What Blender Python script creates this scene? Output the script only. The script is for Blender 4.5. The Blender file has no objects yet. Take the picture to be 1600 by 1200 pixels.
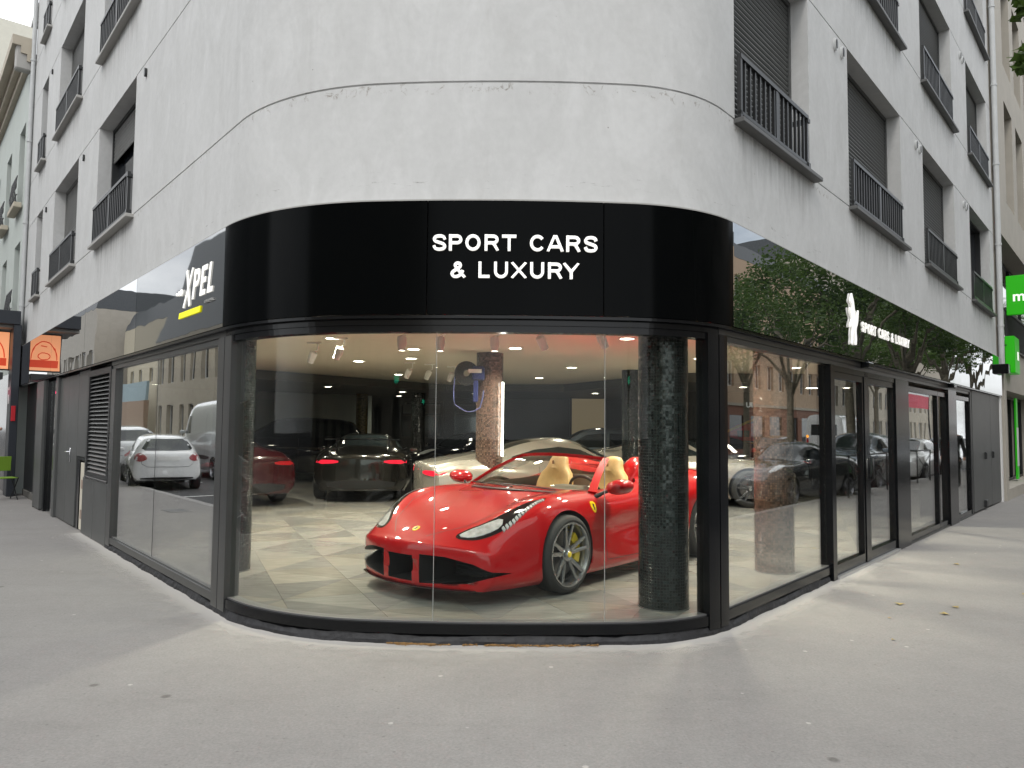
import bpy, bmesh, math, random
from mathutils import Vector, Matrix, Euler
from mathutils.bvhtree import BVHTree
from mathutils.geometry import delaunay_2d_cdt, interpolate_bezier
R = math.radians
random.seed(7)
SC = bpy.context.scene
COL = SC.collection
# ------------------------------------------------------------------ camera
CAM_H = 1.58
cam = bpy.data.cameras.new('camera'); camo = bpy.data.objects.new('camera', cam); COL.objects.link(camo)
cam.sensor_width = 36.0; cam.lens = 36.0 * 1157.0 / 1600.0; cam.clip_end = 600; cam.clip_start = 0.05
camo.matrix_world = Matrix.Translation((0, 0, CAM_H)) @ Matrix.Rotation(R(90) + 0.0586, 4, 'X') @ Matrix.Rotation(0.0089, 4, 'Z')
SC.camera = camo
# ------------------------------------------------------------------ sky, sun, exposure
W = bpy.data.worlds.new('World'); SC.world = W; W.use_nodes = True
nt = W.node_tree; nt.nodes.clear()
def wn(t, **k):
    n = nt.nodes.new(t)
    for a, b in k.items(): setattr(n, a, b)
    return n
SUN_EL, SUN_AZ = R(48), R(200)
out = wn('ShaderNodeOutputWorld'); bg = wn('ShaderNodeBackground'); sky = wn('ShaderNodeTexSky', sky_type='NISHITA', sun_disc=False)
sky.sun_elevation = SUN_EL; sky.sun_rotation = SUN_AZ; sky.air_density = 1.2; sky.dust_density = 3.0
tc = wn('ShaderNodeTexCoord'); mp = wn('ShaderNodeMapping'); mp.inputs['Scale'].default_value = (1.0, 1.0, 2.2)
nz = wn('ShaderNodeTexNoise'); nz.inputs['Scale'].default_value = 1.7; nz.inputs['Detail'].default_value = 7; nz.inputs['Roughness'].default_value = .55
rp = wn('ShaderNodeValToRGB'); rp.color_ramp.elements[0].position = .33; rp.color_ramp.elements[0].color = (.25, .25, .25, 1)
rp.color_ramp.elements[1].position = .50; rp.color_ramp.elements[1].color = (1, 1, 1, 1)
nz2 = wn('ShaderNodeTexNoise'); nz2.inputs['Scale'].default_value = 3.5; nz2.inputs['Detail'].default_value = 6
cr = wn('ShaderNodeValToRGB'); cr.color_ramp.elements[0].position = .3; cr.color_ramp.elements[0].color = (9.4, 9.7, 10.1, 1)
cr.color_ramp.elements[1].position = .7; cr.color_ramp.elements[1].color = (12.7, 13.0, 13.2, 1)
mx = wn('ShaderNodeMixRGB')
L = nt.links.new
L(tc.outputs['Generated'], mp.inputs['Vector']); L(mp.outputs[0], nz.inputs['Vector']); L(mp.outputs[0], nz2.inputs['Vector'])
L(nz.outputs['Fac'], rp.inputs['Fac']); L(nz2.outputs['Fac'], cr.inputs['Fac']); L(rp.outputs[0], mx.inputs['Fac'])
L(sky.outputs[0], mx.inputs[1]); L(cr.outputs[0], mx.inputs[2]); L(mx.outputs[0], bg.inputs['Color']); L(bg.outputs[0], out.inputs['Surface'])
bg.inputs['Strength'].default_value = 0.145
sl = bpy.data.lights.new('sun', 'SUN'); sl.energy = 0.9; sl.angle = R(14); sl.color = (1, .96, .9)
so = bpy.data.objects.new('sun', sl); COL.objects.link(so)
sd = Vector((math.sin(SUN_AZ) * math.cos(SUN_EL), math.cos(SUN_AZ) * math.cos(SUN_EL), math.sin(SUN_EL)))
so.rotation_euler = sd.to_track_quat('Z', 'Y').to_euler(); so.location = (0, -10, 30)
SC.view_settings.view_transform = 'Standard'; SC.view_settings.look = 'None'
SC.view_settings.exposure = 0.12; SC.view_settings.gamma = 1.0; SC.view_settings.use_curve_mapping = False
SC.cycles.max_bounces = 10; SC.cycles.glossy_bounces = 5; SC.cycles.transparent_max_bounces = 24; SC.cycles.transmission_bounces = 6
SC.cycles.diffuse_bounces = 4; SC.cycles.sample_clamp_indirect = 6; SC.cycles.caustics_reflective = False; SC.cycles.caustics_refractive = False
SC.cycles.use_denoising = True
# ------------------------------------------------------------------ materials
MATS = {}
def mat(name, col=(.5, .5, .5), rough=.5, metal=0.0, var=0.0, vs=6.0, bump=0.0, bs=40.0, coat=0.0, emit=None, es=1.0, spec=.5, vcol=None, stretch=None):
    if name in MATS: return MATS[name]
    m = bpy.data.materials.new(name); m.use_nodes = True; MATS[name] = m
    n = m.node_tree.nodes; l = m.node_tree.links.new; p = n['Principled BSDF']
    p.inputs['Base Color'].default_value = (*col, 1); p.inputs['Roughness'].default_value = rough; p.inputs['Metallic'].default_value = metal
    p.inputs['Coat Weight'].default_value = coat; p.inputs['Coat Roughness'].default_value = .03; p.inputs['Specular IOR Level'].default_value = spec
    t = n.new('ShaderNodeTexCoord'); mpn = n.new('ShaderNodeMapping'); l(t.outputs['Object'], mpn.inputs['Vector'])
    if stretch: mpn.inputs['Scale'].default_value = stretch
    if var > 0 or vcol:
        a = n.new('ShaderNodeTexNoise'); a.inputs['Scale'].default_value = vs; a.inputs['Detail'].default_value = 8; a.inputs['Roughness'].default_value = .6
        r = n.new('ShaderNodeValToRGB'); l(mpn.outputs[0], a.inputs['Vector']); l(a.outputs['Fac'], r.inputs['Fac'])
        c2 = vcol or tuple(min(1, c * (1 + var)) for c in col); c1 = tuple(c * (1 - var) for c in col)
        r.color_ramp.elements[0].position = .3; r.color_ramp.elements[1].position = .7
        r.color_ramp.elements[0].color = (*c1, 1); r.color_ramp.elements[1].color = (*c2, 1); l(r.outputs[0], p.inputs['Base Color'])
    if bump > 0:
        b = n.new('ShaderNodeTexNoise'); b.inputs['Scale'].default_value = bs; b.inputs['Detail'].default_value = 6
        bp = n.new('ShaderNodeBump'); bp.inputs['Strength'].default_value = bump; bp.inputs['Distance'].default_value = .01
        l(mpn.outputs[0], b.inputs['Vector']); l(b.outputs['Fac'], bp.inputs['Height']); l(bp.outputs[0], p.inputs['Normal'])
    if emit:
        p.inputs['Emission Color'].default_value = (*emit, 1); p.inputs['Emission Strength'].default_value = es
    return m
def glass_mat(name, f0, tint=(1, 1, 1), power=4.0, wav=0.0, gcol=(1, 1, 1), fmax=1.0):
    """thin architectural glazing: clear transmission, view angle dependent mirror reflection"""
    m = bpy.data.materials.new(name); m.use_nodes = True; MATS[name] = m
    n = m.node_tree.nodes; l = m.node_tree.links.new; n.clear()
    o = n.new('ShaderNodeOutputMaterial'); mxs = n.new('ShaderNodeMixShader'); tr = n.new('ShaderNodeBsdfTransparent'); g = n.new('ShaderNodeBsdfGlossy')
    tr.inputs['Color'].default_value = (*tint, 1); g.inputs['Roughness'].default_value = 0.0; g.inputs['Color'].default_value = (*gcol, 1)
    lw = n.new('ShaderNodeLayerWeight'); lw.inputs['Blend'].default_value = .5
    pw = n.new('ShaderNodeMath'); pw.operation = 'POWER'; pw.inputs[1].default_value = power
    ma = n.new('ShaderNodeMath'); ma.operation = 'MULTIPLY_ADD'; ma.inputs[1].default_value = fmax - f0; ma.inputs[2].default_value = f0
    l(lw.outputs['Facing'], pw.inputs[0]); l(pw.outputs[0], ma.inputs[0]); l(ma.outputs[0], mxs.inputs['Fac'])
    l(tr.outputs[0], mxs.inputs[1]); l(g.outputs[0], mxs.inputs[2]); l(mxs.outputs[0], o.inputs['Surface'])
    if wav:
        t = n.new('ShaderNodeTexCoord'); a = n.new('ShaderNodeTexNoise'); a.inputs['Scale'].default_value = 1.1; a.inputs['Detail'].default_value = 1
        b = n.new('ShaderNodeBump'); b.inputs['Strength'].default_value = wav; b.inputs['Distance'].default_value = .05
        l(t.outputs['Object'], a.inputs['Vector']); l(a.outputs['Fac'], b.inputs['Height']); l(b.outputs[0], g.inputs['Normal'])
    return m
def panel_mat(name, base, f0, rough, wav, power=3.0):
    """glossy lacquered sheet: dark base under a mirror-like film"""
    m = bpy.data.materials.new(name); m.use_nodes = True; MATS[name] = m
    n = m.node_tree.nodes; l = m.node_tree.links.new; n.clear()
    o = n.new('ShaderNodeOutputMaterial'); mxs = n.new('ShaderNodeMixShader'); df = n.new('ShaderNodeBsdfDiffuse'); g = n.new('ShaderNodeBsdfGlossy')
    df.inputs['Color'].default_value = (*base, 1); g.inputs['Roughness'].default_value = rough
    lw = n.new('ShaderNodeLayerWeight'); lw.inputs['Blend'].default_value = .5
    pw = n.new('ShaderNodeMath'); pw.operation = 'POWER'; pw.inputs[1].default_value = power
    ma = n.new('ShaderNodeMath'); ma.operation = 'MULTIPLY_ADD'; ma.inputs[1].default_value = 1 - f0; ma.inputs[2].default_value = f0
    l(lw.outputs['Facing'], pw.inputs[0]); l(pw.outputs[0], ma.inputs[0]); l(ma.outputs[0], mxs.inputs['Fac'])
    l(df.outputs[0], mxs.inputs[1]); l(g.outputs[0], mxs.inputs[2]); l(mxs.outputs[0], o.inputs['Surface'])
    t = n.new('ShaderNodeTexCoord'); a = n.new('ShaderNodeTexNoise'); a.inputs['Scale'].default_value = .9; a.inputs['Detail'].default_value = 2
    b = n.new('ShaderNodeBump'); b.inputs['Strength'].default_value = wav; b.inputs['Distance'].default_value = .05
    l(t.outputs['Object'], a.inputs['Vector']); l(a.outputs['Fac'], b.inputs['Height']); l(b.outputs[0], g.inputs['Normal'])
    return m
def render_wall_mat(name, c1, c2, c3):
    """hand-floated painted render: broad vertical brush streaks, soft stains, pits"""
    m = bpy.data.materials.new(name); m.use_nodes = True; MATS[name] = m
    n = m.node_tree.nodes; l = m.node_tree.links.new; p = n['Principled BSDF']; p.inputs['Roughness'].default_value = .78
    t = n.new('ShaderNodeTexCoord')
    def noise(sc, det, st=(1, 1, 1), dist=0.0, rg=.6):
        mp_ = n.new('ShaderNodeMapping'); mp_.inputs['Scale'].default_value = st; l(t.outputs['Object'], mp_.inputs['Vector'])
        a = n.new('ShaderNodeTexNoise'); a.inputs['Scale'].default_value = sc; a.inputs['Detail'].default_value = det; a.inputs['Distortion'].default_value = dist
        a.inputs['Roughness'].default_value = rg; l(mp_.outputs[0], a.inputs['Vector']); return a.outputs['Fac']
    def ramp(src, p0, a0, p1, a1):
        r = n.new('ShaderNodeValToRGB'); r.color_ramp.elements[0].position = p0; r.color_ramp.elements[1].position = p1
        r.color_ramp.elements[0].color = (*a0, 1); r.color_ramp.elements[1].color = (*a1, 1); l(src, r.inputs['Fac']); return r.outputs[0]
    def mixc(f, a, b, mode='MIX', fv=None):
        x = n.new('ShaderNodeMixRGB'); x.blend_type = mode
        if fv is not None: x.inputs['Fac'].default_value = fv
        else: l(f, x.inputs['Fac'])
        for i, v in ((1, a), (2, b)):
            if isinstance(v, tuple): x.inputs[i].default_value = (*v, 1)
            else: l(v, x.inputs[i])
        return x.outputs[0]
    base = ramp(noise(.9, 6), .3, c1, .7, c2)
    st = ramp(noise(2.2, 9, (1, 1, .5), 1.6, .66), .44, (0, 0, 0), .74, (1, 1, 1))
    col = mixc(st, base, c3)
    dirt = ramp(noise(2.4, 10, (1, 1, .35), .8, .7), .56, (1, 1, 1), .86, (.86, .85, .84))
    col = mixc(None, col, dirt, 'MULTIPLY', 1.0)
    fine = ramp(noise(16, 8), .3, (.955, .955, .955), .7, (1.03, 1.03, 1.03))
    col = mixc(None, col, fine, 'MULTIPLY', 1.0)
    v = n.new('ShaderNodeTexVoronoi'); v.inputs['Scale'].default_value = 7.0; l(t.outputs['Object'], v.inputs['Vector'])
    pit = ramp(v.outputs['Distance'], .025, (.38, .36, .34), .045, (1, 1, 1))
    rare = ramp(noise(2.3, 3), .585, (0, 0, 0), .60, (1, 1, 1))
    col = mixc(rare, col, mixc(None, col, pit, 'MULTIPLY', 1.0))
    # scuffs left along the top of the sign band and grime under the lowest shadow joint
    sx = n.new('ShaderNodeSeparateXYZ'); l(t.outputs['Object'], sx.inputs[0])
    def band(z0, z1, soft):
        a = n.new('ShaderNodeMapRange'); a.inputs['From Min'].default_value = z0; a.inputs['From Max'].default_value = z0 + soft; l(sx.outputs['Z'], a.inputs['Value'])
        b = n.new('ShaderNodeMapRange'); b.inputs['From Min'].default_value = z1; b.inputs['From Max'].default_value = z1 - soft; l(sx.outputs['Z'], b.inputs['Value'])
        mm = n.new('ShaderNodeMath'); mm.operation = 'MULTIPLY'; l(a.outputs[0], mm.inputs[0]); l(b.outputs[0], mm.inputs[1]); return mm.outputs[0]
    def both(a, b):
        mm = n.new('ShaderNodeMath'); mm.operation = 'MULTIPLY'; l(a, mm.inputs[0]); l(b, mm.inputs[1]); return mm.outputs[0]
    scuff = ramp(noise(5.0, 9, (1, 1, 6.0), .4, .75), .60, (0, 0, 0), .68, (1, 1, 1))
    col = mixc(both(scuff, band(3.36, 3.52, .05)), col, (.22, .215, .205))
    grime = ramp(noise(14, 8, (1, 1, .8), .6, .75), .56, (0, 0, 0), .66, (1, 1, 1))
    col = mixc(both(grime, band(4.10, 4.215, .03)), col, (.20, .17, .14))
    l(col, p.inputs['Base Color'])
    bp = n.new('ShaderNodeBump'); bp.inputs['Strength'].default_value = .35; bp.inputs['Distance'].default_value = .012
    l(noise(5.0, 10, (1, 1, .6), .5, .62), bp.inputs['Height']); l(bp.outputs[0], p.inputs['Normal'])
    return m
def mosaic_mat(name, col, grout, sz=0.024):
    m = bpy.data.materials.new(name); m.use_nodes = True; MATS[name] = m
    n = m.node_tree.nodes; l = m.node_tree.links.new; p = n['Principled BSDF']
    uv = n.new('ShaderNodeUVMap'); uv.uv_map = 'UVMap'
    b = n.new('ShaderNodeTexBrick'); b.offset = 0; b.inputs['Scale'].default_value = 1.0
    b.inputs['Brick Width'].default_value = sz; b.inputs['Row Height'].default_value = sz; b.inputs['Mortar Size'].default_value = .0018; b.inputs['Mortar Smooth'].default_value = .3
    b.inputs['Bias'].default_value = 0; b.inputs['Color1'].default_value = (*[c * .5 for c in col], 1); b.inputs['Color2'].default_value = (*[c * 2.0 for c in col], 1); b.inputs['Mortar'].default_value = (*grout, 1)
    l(uv.outputs[0], b.inputs['Vector']); l(b.outputs['Color'], p.inputs['Base Color'])
    p.inputs['Roughness'].default_value = .16
    mpp = n.new('ShaderNodeMapping'); mpp.inputs['Scale'].default_value = (1 / sz, 1 / sz, 1); l(uv.outputs[0], mpp.inputs['Vector'])
    wn_ = n.new('ShaderNodeTexWhiteNoise'); wn_.noise_dimensions = '2D'; fl = n.new('ShaderNodeVectorMath'); fl.operation = 'FLOOR'
    l(mpp.outputs[0], fl.inputs[0]); l(fl.outputs[0], wn_.inputs['Vector'])
    b1 = n.new('ShaderNodeBump'); b1.inputs['Strength'].default_value = .7; b1.inputs['Distance'].default_value = .004; b1.invert = True; l(b.outputs['Fac'], b1.inputs['Height'])
    # every tessera sits at a slightly different tilt
    sb = n.new('ShaderNodeVectorMath'); sb.operation = 'SUBTRACT'; sb.inputs[1].default_value = (.5, .5, .5); l(wn_.outputs['Color'], sb.inputs[0])
    sc_ = n.new('ShaderNodeVectorMath'); sc_.operation = 'SCALE'; sc_.inputs['Scale'].default_value = .16; l(sb.outputs[0], sc_.inputs[0])
    ad = n.new('ShaderNodeVectorMath'); l(b1.outputs[0], ad.inputs[0]); l(sc_.outputs[0], ad.inputs[1])
    nn = n.new('ShaderNodeVectorMath'); nn.operation = 'NORMALIZE'; l(ad.outputs[0], nn.inputs[0]); l(nn.outputs[0], p.inputs['Normal'])
    return m
def pavement_mat(name):
    m = bpy.data.materials.new(name); m.use_nodes = True; MATS[name] = m
    n = m.node_tree.nodes; l = m.node_tree.links.new; p = n['Principled BSDF']; p.inputs['Roughness'].default_value = .85
    t = n.new('ShaderNodeTexCoord')
    def noise(sc, det, st=(1, 1, 1), rg=.6):
        mp_ = n.new('ShaderNodeMapping'); mp_.inputs['Scale'].default_value = st; l(t.outputs['Object'], mp_.inputs['Vector'])
        a = n.new('ShaderNodeTexNoise'); a.inputs['Scale'].default_value = sc; a.inputs['Detail'].default_value = det; a.inputs['Roughness'].default_value = rg
        l(mp_.outputs[0], a.inputs['Vector']); return a.outputs['Fac']
    def ramp(src, p0, a0, p1, a1):
        r = n.new('ShaderNodeValToRGB'); r.color_ramp.elements[0].position = p0; r.color_ramp.elements[1].position = p1
        r.color_ramp.elements[0].color = (*a0, 1); r.color_ramp.elements[1].color = (*a1, 1); l(src, r.inputs['Fac']); return r.outputs[0]
    def mul(a, b, f=1.0):
        x = n.new('ShaderNodeMixRGB'); x.blend_type = 'MULTIPLY'; x.inputs['Fac'].default_value = f; l(a, x.inputs[1]); l(b, x.inputs[2]); return x.outputs[0]
    c = ramp(noise(.45, 6), .3, (.222, .211, .203), .7, (.250, .240, .231))
    c = mul(c, ramp(noise(2.2, 9, rg=.7), .3, (.94, .94, .94), .7, (1.05, 1.05, 1.045)))
    c = mul(c, ramp(noise(60, 4, rg=.75), .3, (.80, .80, .80), .7, (1.17, 1.17, 1.16)))
    c = mul(c, ramp(noise(14, 8, rg=.75), .35, (.93, .93, .93), .7, (1.05, 1.05, 1.05)))
    c = mul(c, ramp(noise(1.4, 5, (.35, 2.2, 1)), .58, (1, 1, 1), .74, (.90, .895, .89)))
    v = n.new('ShaderNodeTexVoronoi'); v.inputs['Scale'].default_value = 3.1; v.inputs['Randomness'].default_value = 1; l(t.outputs['Object'], v.inputs['Vector'])
    c = mul(c, ramp(v.outputs['Distance'], .040, (1.7, 1.7, 1.66), .055, (1, 1, 1)))
    v2 = n.new('ShaderNodeTexVoronoi'); v2.inputs['Scale'].default_value = 1.7; l(t.outputs['Object'], v2.inputs['Vector'])
    c = mul(c, ramp(v2.outputs['Distance'], .035, (.55, .54, .53), .06, (1, 1, 1)))
    v3 = n.new('ShaderNodeTexVoronoi'); v3.inputs['Scale'].default_value = 9.0; l(t.outputs['Object'], v3.inputs['Vector'])
    c = mul(c, ramp(v3.outputs['Distance'], .05, (.74, .74, .73), .09, (1, 1, 1)))
    l(c, p.inputs['Base Color'])
    bp = n.new('ShaderNodeBump'); bp.inputs['Strength'].default_value = .30; bp.inputs['Distance'].default_value = .004
    l(noise(220, 3), bp.inputs['Height']); l(bp.outputs[0], p.inputs['Normal'])
    return m
# ------------------------------------------------------------------ mesh helpers
class MB:
    def __init__(s): s.v = []; s.f = []; s.m = []; s.uv = None
    def add(s, vs, fs, mi=0):
        o = len(s.v); s.v += [tuple(x) for x in vs]; s.f += [tuple(i + o for i in f) for f in fs]; s.m += [mi] * len(fs)
    def box(s, x0, x1, y0, y1, z0, z1, mi=0, M=None, bev=0.0):
        if x0 > x1: x0, x1 = x1, x0
        if y0 > y1: y0, y1 = y1, y0
        if z0 > z1: z0, z1 = z1, z0
        if bev > 0:
            b = min(bev, (x1 - x0) / 2.01, (y1 - y0) / 2.01, (z1 - z0) / 2.01)
            vs = []; 
            for sx, X in ((1, x0), (-1, x1)):
                for sy, Y in ((1, y0), (-1, y1)):
                    for sz, Z in ((1, z0), (-1, z1)):
                        vs += [(X, Y + sy * b, Z + sz * b), (X + sx * b, Y, Z + sz * b), (X + sx * b, Y + sy * b, Z)]
            def i(a, b_, c, k): return (a * 4 + b_ * 2 + c) * 3 + k
            fs = [(i(0,0,0,0), i(0,0,1,0), i(0,1,1,0), i(0,1,0,0)), (i(1,0,0,0), i(1,1,0,0), i(1,1,1,0), i(1,0,1,0)),
                  (i(0,0,0,1), i(1,0,0,1), i(1,0,1,1), i(0,0,1,1)), (i(0,1,0,1), i(0,1,1,1), i(1,1,1,1), i(1,1,0,1)),
                  (i(0,0,0,2), i(0,1,0,2), i(1,1,0,2), i(1,0,0,2)), (i(0,0,1,2), i(1,0,1,2), i(1,1,1,2), i(0,1,1,2))]
            for a in (0, 1):
                for c in (0, 1):
                    fs.append((i(a,c,0,0), i(a,c,1,0), i(a,c,1,1), i(a,c,0,1)))
                    fs.append((i(a,0,c,0), i(a,1,c,0), i(a,1,c,2), i(a,0,c,2)))
                    fs.append((i(0,a,c,1), i(1,a,c,1), i(1,a,c,2), i(0,a,c,2)))
                    for d in (0, 1): fs.append((i(a,c,d,0), i(a,c,d,1), i(a,c,d,2)))
        else:
            vs = [(x0,y0,z0),(x1,y0,z0),(x1,y1,z0),(x0,y1,z0),(x0,y0,z1),(x1,y0,z1),(x1,y1,z1),(x0,y1,z1)]
            fs = [(0,3,2,1),(4,5,6,7),(0,1,5,4),(1,2,6,5),(2,3,7,6),(3,0,4,7)]
        if M is not None: vs = [M @ Vector(v) for v in vs]
        s.add(vs, fs, mi); return s
    def tube(s, pts, r, n=8, mi=0, cap=True, M=None):
        pts = [Vector(p) for p in pts]; rs = r if isinstance(r, (list, tuple)) else [r] * len(pts); vs = []; fs = []
        up = None
        for i, p in enumerate(pts):
            a = pts[max(i - 1, 0)]; b = pts[min(i + 1, len(pts) - 1)]; t = (b - a).normalized()
            if up is None: up = Vector((0, 0, 1)) if abs(t.z) < .9 else Vector((1, 0, 0))
            x = t.cross(up); 
            if x.length < 1e-4: x = t.cross(Vector((0, 1, 0)))
            x.normalize(); y = x.cross(t); up = y
            for k in range(n):
                an = 2 * math.pi * k / n; vs.append(p + (x * math.cos(an) + y * math.sin(an)) * rs[i])
        for i in range(len(pts) - 1):
            for k in range(n): fs.append((i*n+k, i*n+(k+1) % n, (i+1)*n+(k+1) % n, (i+1)*n+k))
        if cap: fs.append(tuple(range(n - 1, -1, -1))); fs.append(tuple(range((len(pts)-1)*n, len(pts)*n)))
        if M is not None: vs = [M @ v for v in vs]
        s.add(vs, fs, mi); return s
    def lathe(s, prof, n=32, mi=0, axis='Z', M=None, closed=False):
        vs = []; fs = []; P = len(prof)
        for k in range(n):
            a = 2 * math.pi * k / n
            for r, h in prof:
                q = (r * math.cos(a), r * math.sin(a), h)
                if axis == 'Y': q = (q[0], q[2], q[1])
                elif axis == 'X': q = (q[2], q[0], q[1])
                vs.append(q)
        for k in range(n):
            for j in range(P - 1 if not closed else P):
                j2 = (j + 1) % P; fs.append((k*P+j, ((k+1) % n)*P+j, ((k+1) % n)*P+j2, k*P+j2))
        if M is not None: vs = [M @ Vector(v) for v in vs]
        s.add(vs, fs, mi); return s
    def prism(s, poly, h0, h1, axis='Z', mi=0, M=None):
        n = len(poly)
        def q(a, b, h): return {'Z': (a, b, h), 'Y': (a, h, b), 'X': (h, a, b)}[axis]
        vs = [q(a, b, h0) for a, b in poly] + [q(a, b, h1) for a, b in poly]
        fs = [tuple(range(n - 1, -1, -1)), tuple(range(n, 2 * n))] + [(i, (i + 1) % n, n + (i + 1) % n, n + i) for i in range(n)]
        if M is not None: vs = [M @ Vector(v) for v in vs]
        s.add(vs, fs, mi); return s
    def build(s, name, mats, parent=None, smooth=False, world=False, flip=True):
        if not isinstance(mats, (list, tuple)): mats = [mats]
        me = bpy.data.meshes.new(name); vs = s.v
        if world and parent is not None:
            Mi = WM[parent.name].inverted(); vs = [tuple(Mi @ Vector(v)) for v in vs]
        me.from_pydata(vs, [], s.f)
        for m in mats: me.materials.append(m)
        me.polygons.foreach_set('material_index', s.m)
        if flip:
            bm = bmesh.new(); bm.from_mesh(me); bmesh.ops.recalc_face_normals(bm, faces=bm.faces)
            if smooth:
                for e in bm.edges: e.smooth = not (len(e.link_faces) == 2 and e.calc_face_angle(0) > R(38))
            bm.to_mesh(me); bm.free()
        if smooth: me.polygons.foreach_set('use_smooth', [True] * len(me.polygons))
        me.update()
        o = bpy.data.objects.new(name, me); COL.objects.link(o)
        if parent is not None: o.parent = parent
        return o
WM = {}
def thing(name, label, cat, loc=(0, 0, 0), rotz=0.0, group=None):
    o = bpy.data.objects.new(name, None); COL.objects.link(o); o.empty_display_size = .1
    o.location = loc; o.rotation_euler = (0, 0, rotz); o['label'] = label; o['category'] = cat
    if group: o['group'] = group
    WM[o.name] = Matrix.Translation(loc) @ Matrix.Rotation(rotz, 4, 'Z')
    return o
def tag(o, label=None, cat=None, group=None, kind=None):
    if label: o['label'] = label
    if cat: o['category'] = cat
    if group: o['group'] = group
    if kind: o['kind'] = kind
    return o
def copy_tree(o, parent=None, loc=None, rotz=None, label=None):
    c = o.copy(); COL.objects.link(c)
    if parent is not None: c.parent = parent
    if loc is not None: c.location = loc
    if rotz is not None: c.rotation_euler = (0, 0, rotz)
    if label: c['label'] = label
    for ch in [x for x in list(o.children)]: copy_tree(ch, c)
    return c
def dup_mesh(src, name, parent, loc=(0, 0, 0), rot=(0, 0, 0), scl=(1, 1, 1), mats=None):
    o = bpy.data.objects.new(name, src if isinstance(src, bpy.types.Mesh) else src.data); COL.objects.link(o)
    o.parent = parent; o.location = loc; o.rotation_euler = rot; o.scale = scl
    return o
def text_mesh(txt, size, depth=.01, bold=.0, shear=0.0, spacing=1.0):
    c = bpy.data.curves.new('t', 'FONT'); c.body = txt; c.size = size; c.extrude = depth / 2; c.offset = bold; c.align_x = 'CENTER'; c.shear = shear; c.space_character = spacing
    o = bpy.data.objects.new('t', c); COL.objects.link(o)
    dg = bpy.context.evaluated_depsgraph_get(); me = bpy.data.meshes.new_from_object(o.evaluated_get(dg)); me.name = 'lettering'
    bpy.data.objects.remove(o); bpy.data.curves.remove(c); return me
def text_obj(name, txt, size, m, parent, M, depth=.01, bold=0.0, shear=0.0, sx=1.0, spacing=1.0):
    """M: local matrix; text lies in its XY plane, reading along +X, facing +Z"""
    me = text_mesh(txt, size, depth, bold, shear, spacing); me.materials.clear(); me.materials.append(m)
    me.transform(Matrix.Scale(sx, 4, (1, 0, 0))); me.transform(M)
    o = bpy.data.objects.new(name, me); COL.objects.link(o); o.parent = parent; return o
# drawn lettering: every glyph is a set of strokes of even weight
def ell(cx, cy, rx, ry, a0, a1, n=26): return [(cx + rx*math.cos(R(a0 + (a1-a0)*i/n)), cy + ry*math.sin(R(a0 + (a1-a0)*i/n))) for i in range(n+1)]
def smooth_line(P, sub=6):
    out = []
    for i in range(len(P)-1):
        p0 = P[max(i-1, 0)]; p1 = P[i]; p2 = P[i+1]; p3 = P[min(i+2, len(P)-1)]
        for k in range(sub):
            t = k/sub; out.append(tuple(.5*((2*p1[c]) + (-p0[c]+p2[c])*t + (2*p0[c]-5*p1[c]+4*p2[c]-p3[c])*t*t + (-p0[c]+3*p1[c]-3*p2[c]+p3[c])*t**3) for c in (0, 1)))
    return out + [P[-1]]
BOWL = [(.16,.905),(.58,.905)] + ell(.60,.695,.27,.21,88,-88,12) + [(.58,.485),(.16,.485)]
GLY = {'S': [smooth_line([(.87,.70),(.80,.84),(.64,.905),(.46,.91),(.26,.87),(.155,.74),(.20,.61),(.38,.54),(.62,.47),(.81,.39),(.865,.26),(.77,.13),(.57,.085),(.40,.09),(.22,.15),(.13,.31)])],
 'P': [[(.13,0),(.13,1)], BOWL], 'R': [[(.13,0),(.13,1)], BOWL, [(.54,.48),(.66,.42),(.91,0)]], 'O': [ell(.5,.5,.41,.415,0,360,36)], 'C': [ell(.52,.5,.41,.415,38,322,32)],
 'T': [[(.5,0),(.5,.90)], [(.02,.905),(.98,.905)]], 'A': [[(.06,0),(.44,.955),(.56,.955),(.94,0)], [(.22,.29),(.78,.29)]], 'L': [[(.16,1),(.16,.095),(.90,.095)]],
 'U': [[(.13,1),(.13,.42)] + ell(.5,.42,.37,.335,180,360,20) + [(.87,.42),(.87,1)]], 'X': [[(.06,0),(.94,1)], [(.06,1),(.94,0)]], 'Y': [[(.5,0),(.5,.46)], [(.04,1),(.5,.44),(.96,1)]],
 'E': [[(.88,.905),(.16,.905),(.16,.095),(.90,.095)], [(.16,.51),(.82,.51)]], '&': [smooth_line([(.98,.03),(.72,.30),(.42,.62),(.33,.78),(.40,.89),(.52,.92),(.64,.88),(.68,.77),(.60,.65),(.40,.52),(.20,.40),(.12,.24),(.22,.11),(.42,.08),(.62,.16),(.78,.34),(.84,.47)])]}
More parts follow.
